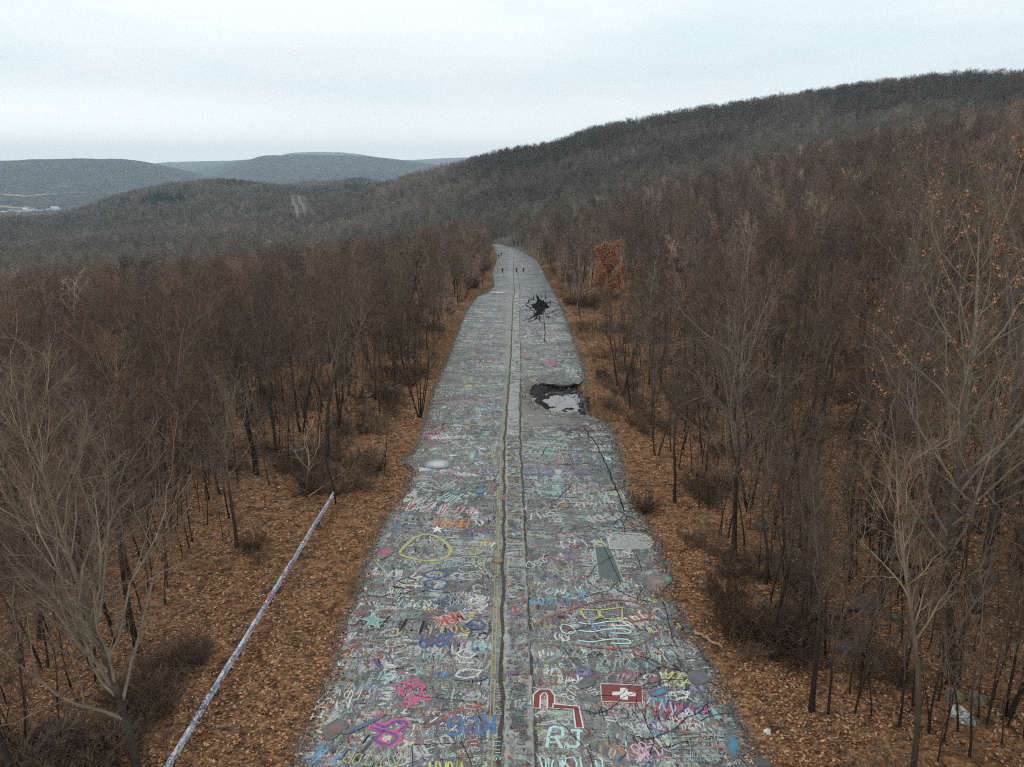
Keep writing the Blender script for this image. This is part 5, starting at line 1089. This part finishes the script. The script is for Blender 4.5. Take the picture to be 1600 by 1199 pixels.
def person(u_, v_, rz, label, stride=.16, jm=None, k=0):
    x, y = road_xy(u_, v_); e_ = empty('person', (x, y, zr(y, .035)), rz); tag(e_, label, 'person', 'people walking down the road'); s_ = stride
    bv = [(0, 0, .95), (0, 0, 1.18), (0, .01, 1.42), (0, .01, 1.52), (0, .0, 1.64), (0, .0, 1.73), (-.09, 0, .88), (-.11, s_*.6, .50), (-.11, s_*.3, .09), (.09, 0, .88), (.11, -s_*.4, .50), (.11, -s_*1.3, .12), (-.19, 0, 1.42), (-.25, -.03, 1.15), (-.27, .06, .90), (.19, 0, 1.42), (.25, -.03, 1.15), (.27, .05, .90), (-.27, .09, .81), (.27, .08, .81)]
    be_ = [(0, 1), (1, 2), (2, 3), (3, 4), (4, 5), (0, 6), (6, 7), (7, 8), (0, 9), (9, 10), (10, 11), (2, 12), (12, 13), (13, 14), (14, 18), (2, 15), (15, 16), (16, 17), (17, 19)]
    br = [(.14, .10), (.125, .095), (.14, .10), .055, .095, .08, .10, .075, .05, .10, .075, .05, .055, .042, .03, .055, .042, .03, .028, .028]
    skin('body', bv, be_, br, m_skin, e_)
    ji = [0, 1, 2, 12, 13, 14, 15, 16, 17]; mp_ = {a: i for i, a in enumerate(ji)}
    skin('jacket', [bv[i] for i in ji], [(mp_[a], mp_[b_]) for a, b_ in be_ if a in mp_ and b_ in mp_], [((r_[0]+.05, r_[1]+.05) if isinstance(r_, tuple) else r_+.03) for r_ in (br[i] for i in ji)], jm or m_blk, e_)
    ti = [0, 6, 7, 8, 9, 10, 11]; mp_ = {a: i for i, a in enumerate(ti)}
    skin('trousers', [bv[i] for i in ti], [(mp_[a], mp_[b_]) for a, b_ in be_ if a in mp_ and b_ in mp_], [((r_[0]+.02, r_[1]+.03) if isinstance(r_, tuple) else r_+.03) for r_ in (br[i] for i in ti)], m_den, e_)
    skin('hair', [(0, -.015, 1.66), (0, -.015, 1.76)], [(0, 1)], [.10, .085], m_hair, e_)
    for i in (8, 11): bx_ = bv[i]; skin('shoe', [(bx_[0], bx_[1]-.05, .045), (bx_[0], bx_[1]+.16, .04)], [(0, 1)], [.05, .045], m_shoe, e_)
person(785.2, 427.3, 3.1, 'walker in black on the left lanes, leftmost of the nearer three', .2)
person(807, 426.5, 3.0, 'walker in dark clothes on the median line, middle of the nearer three', .1, m_red)
person(818, 426.5, 3.2, 'walker in black on the right lanes, rightmost of the nearer three', .16)
person(783.5, 400.5, 3.1, 'distant walker near the bend, right one of the far pair', .15); person(779.5, 404, 3.1, 'distant walker near the bend, left one of the far pair', .12)

# ------------------------------------------------------------------ the cleared track on the middle ridge and the village
m_track = plain('gravel_track', (.14, .12, .11), scale=.08, var=.3)
for off_ in (-5.5, 4.5):
    dx, dy = tx1-tx0, ty1-ty0; L = math.hypot(dx, dy); dx /= L; dy /= L; V = []; N_ = 40
    for i in range(N_+1):
        s__ = -40+(L+60)*i/N_; cx_, cy_ = tx0+dx*s__, ty0+dy*s__
        for w_ in (-2.6, 2.6): X1, Y1 = cx_-dy*(off_+w_), cy_+dx*(off_+w_); V.append((X1, Y1, float(H(X1, Y1))+1.0))
    tag(mobj('path', np_mesh('path', V, np.array([(2*i, 2*i+1, 2*i+3, 2*i+2) for i in range(N_)]), m_track)), kind='structure')
m_wall = [flat('white_wall', (.75, .75, .74)), flat('cream_wall', (.62, .60, .55)), flat('blue_grey_wall', (.25, .32, .38))]; m_roof = [flat('grey_roof', (.25, .25, .27)), flat('pale_roof', (.6, .6, .6)), flat('brown_roof', (.18, .13, .11))]
m_pane = flat('dark_window', (.03, .035, .04), .2)
def house(u_, v_, w_, d_, h_, wm, rm, label, rz=0.0, flatroof=False):
    D_0 = 3450; dd = ray(u_, v_); t_ = D_0/math.hypot(dd[0], dd[1]); x, y = dd[0]*t_, dd[1]*t_; z = float(H(x, y)); 
    z = max(z, HC+dd[2]*t_-h_) if False else z
    e_ = empty('house', (x, y, z), rz); tag(e_, label, 'house', 'houses of the far village')
    mobj('wall', box_mesh('wall', w_, d_, h_+4, wm, -4, .001), e_)
    x_, y_, r_ = w_/2+.5, d_/2+.5, (d_*.38 if not flatroof else .8)
    V = [(-x_, -y_, h_), (x_, -y_, h_), (x_, y_, h_), (-x_, y_, h_), (-x_*(.8 if flatroof else 1), 0 if not flatroof else -y_*.6, h_+r_), (x_*(.8 if flatroof else 1), 0 if not flatroof else -y_*.6, h_+r_), (x_*.8, y_*.6, h_+r_), (-x_*.8, y_*.6, h_+r_)]
    if flatroof: F = [(0, 1, 5, 4), (1, 2, 6, 5), (2, 3, 7, 6), (3, 0, 4, 7), (4, 5, 6, 7), (3, 2, 1, 0)]; me = bpy.data.meshes.new('roof'); me.from_pydata(V, [], F)
    else: me = bpy.data.meshes.new('roof'); me.from_pydata(V[:6], [], [(0, 1, 5, 4), (2, 3, 4, 5), (0, 4, 3), (1, 2, 5), (3, 2, 1, 0)])
    me.materials.append(rm); mobj('roof', me, e_)
    for i in range(2 if w_ < 20 else 4): o = mobj('window', box_mesh('window', 1.6, .2, 1.8, m_pane, 0), e_); nwin = 2 if w_ < 20 else 4; o.location = (-w_/2+w_*(i+.5)/nwin, -d_/2-.05, h_*.45)
HS = [(84, 313, 26, 18, 15, 0, 1, 'large white building standing above the rest of the village', True), (73, 314, 14, 10, 8, 1, 0, 'low pale house left of the large white building', False), (5, 331, 18, 12, 9, 0, 1, 'white house at the left border of the village', False), (10, 336, 16, 11, 8, 0, 0, 'white house just right of the leftmost one', False), (18, 333, 20, 12, 10, 2, 0, 'blue grey building in the middle of the low row', False), (24, 333, 14, 11, 9, 1, 2, 'cream house right of the blue grey building', False), (31, 331, 14, 11, 8, 0, 2, 'white house with brown roof in the low row', False), (40, 328, 18, 13, 12, 0, 1, 'tall white house near the middle of the village', False), (44, 331, 22, 12, 7, 0, 1, 'long low white building below the tall white house', True), (50, 325, 14, 10, 8, 0, 0, 'white house right of the tall one', False), (56, 326, 14, 10, 7, 1, 0, 'cream house near the right end of the village', False), (63, 323, 20, 10, 6, 0, 1, 'long white shed at the right end of the village', True), (36, 325, 14, 10, 7, 1, 2, 'cream house behind the brown-roofed one', False), (2, 338, 16, 10, 7, 1, 1, 'cream house in the lower left corner of the village', False)]
for k, (u_, v_, w_, d_, h_, wi, ri, lb, fr) in enumerate(HS): house(u_, v_, w_, d_, h_, m_wall[wi], m_roof[ri], lb, (k*.37) % .6-.3, fr)

# ------------------------------------------------------------------ haze
HAZE = True
if HAZE:
    m = bpy.data.materials.new('thin_haze'); m.use_nodes = True; t = m.node_tree; t.nodes.clear(); o_ = nd(t, 'ShaderNodeOutputMaterial'); pv = nd(t, 'ShaderNodeVolumePrincipled')
    pv.inputs['Color'].default_value = (.68, .85, 1.0, 1); pv.inputs['Density'].default_value = 0.000095; pv.inputs['Anisotropy'].default_value = 0.0
    t.links.new(pv.outputs[0], o_.inputs['Volume']); m.cycles.volume_sampling = 'DISTANCE'
    x0, x1, y0, y1, z0, z1 = -18200, 18200, -60, 18200, -1500, 850
    V = [(x0, y0, z0), (x1, y0, z0), (x1, y1, z0), (x0, y1, z0), (x0, y0, z1), (x1, y0, z1), (x1, y1, z1), (x0, y1, z1)]
    me = bpy.data.meshes.new('haze'); me.from_pydata(V, [], [(3, 2, 1, 0), (4, 5, 6, 7), (0, 1, 5, 4), (1, 2, 6, 5), (2, 3, 7, 6), (3, 0, 4, 7)]); me.materials.append(m)
    tag(mobj('haze', me), kind='stuff')
print('TREES', len(TREES), 'individual', COUNT, 'dup labels', sum(1 for v in seen.values() if v > 1))
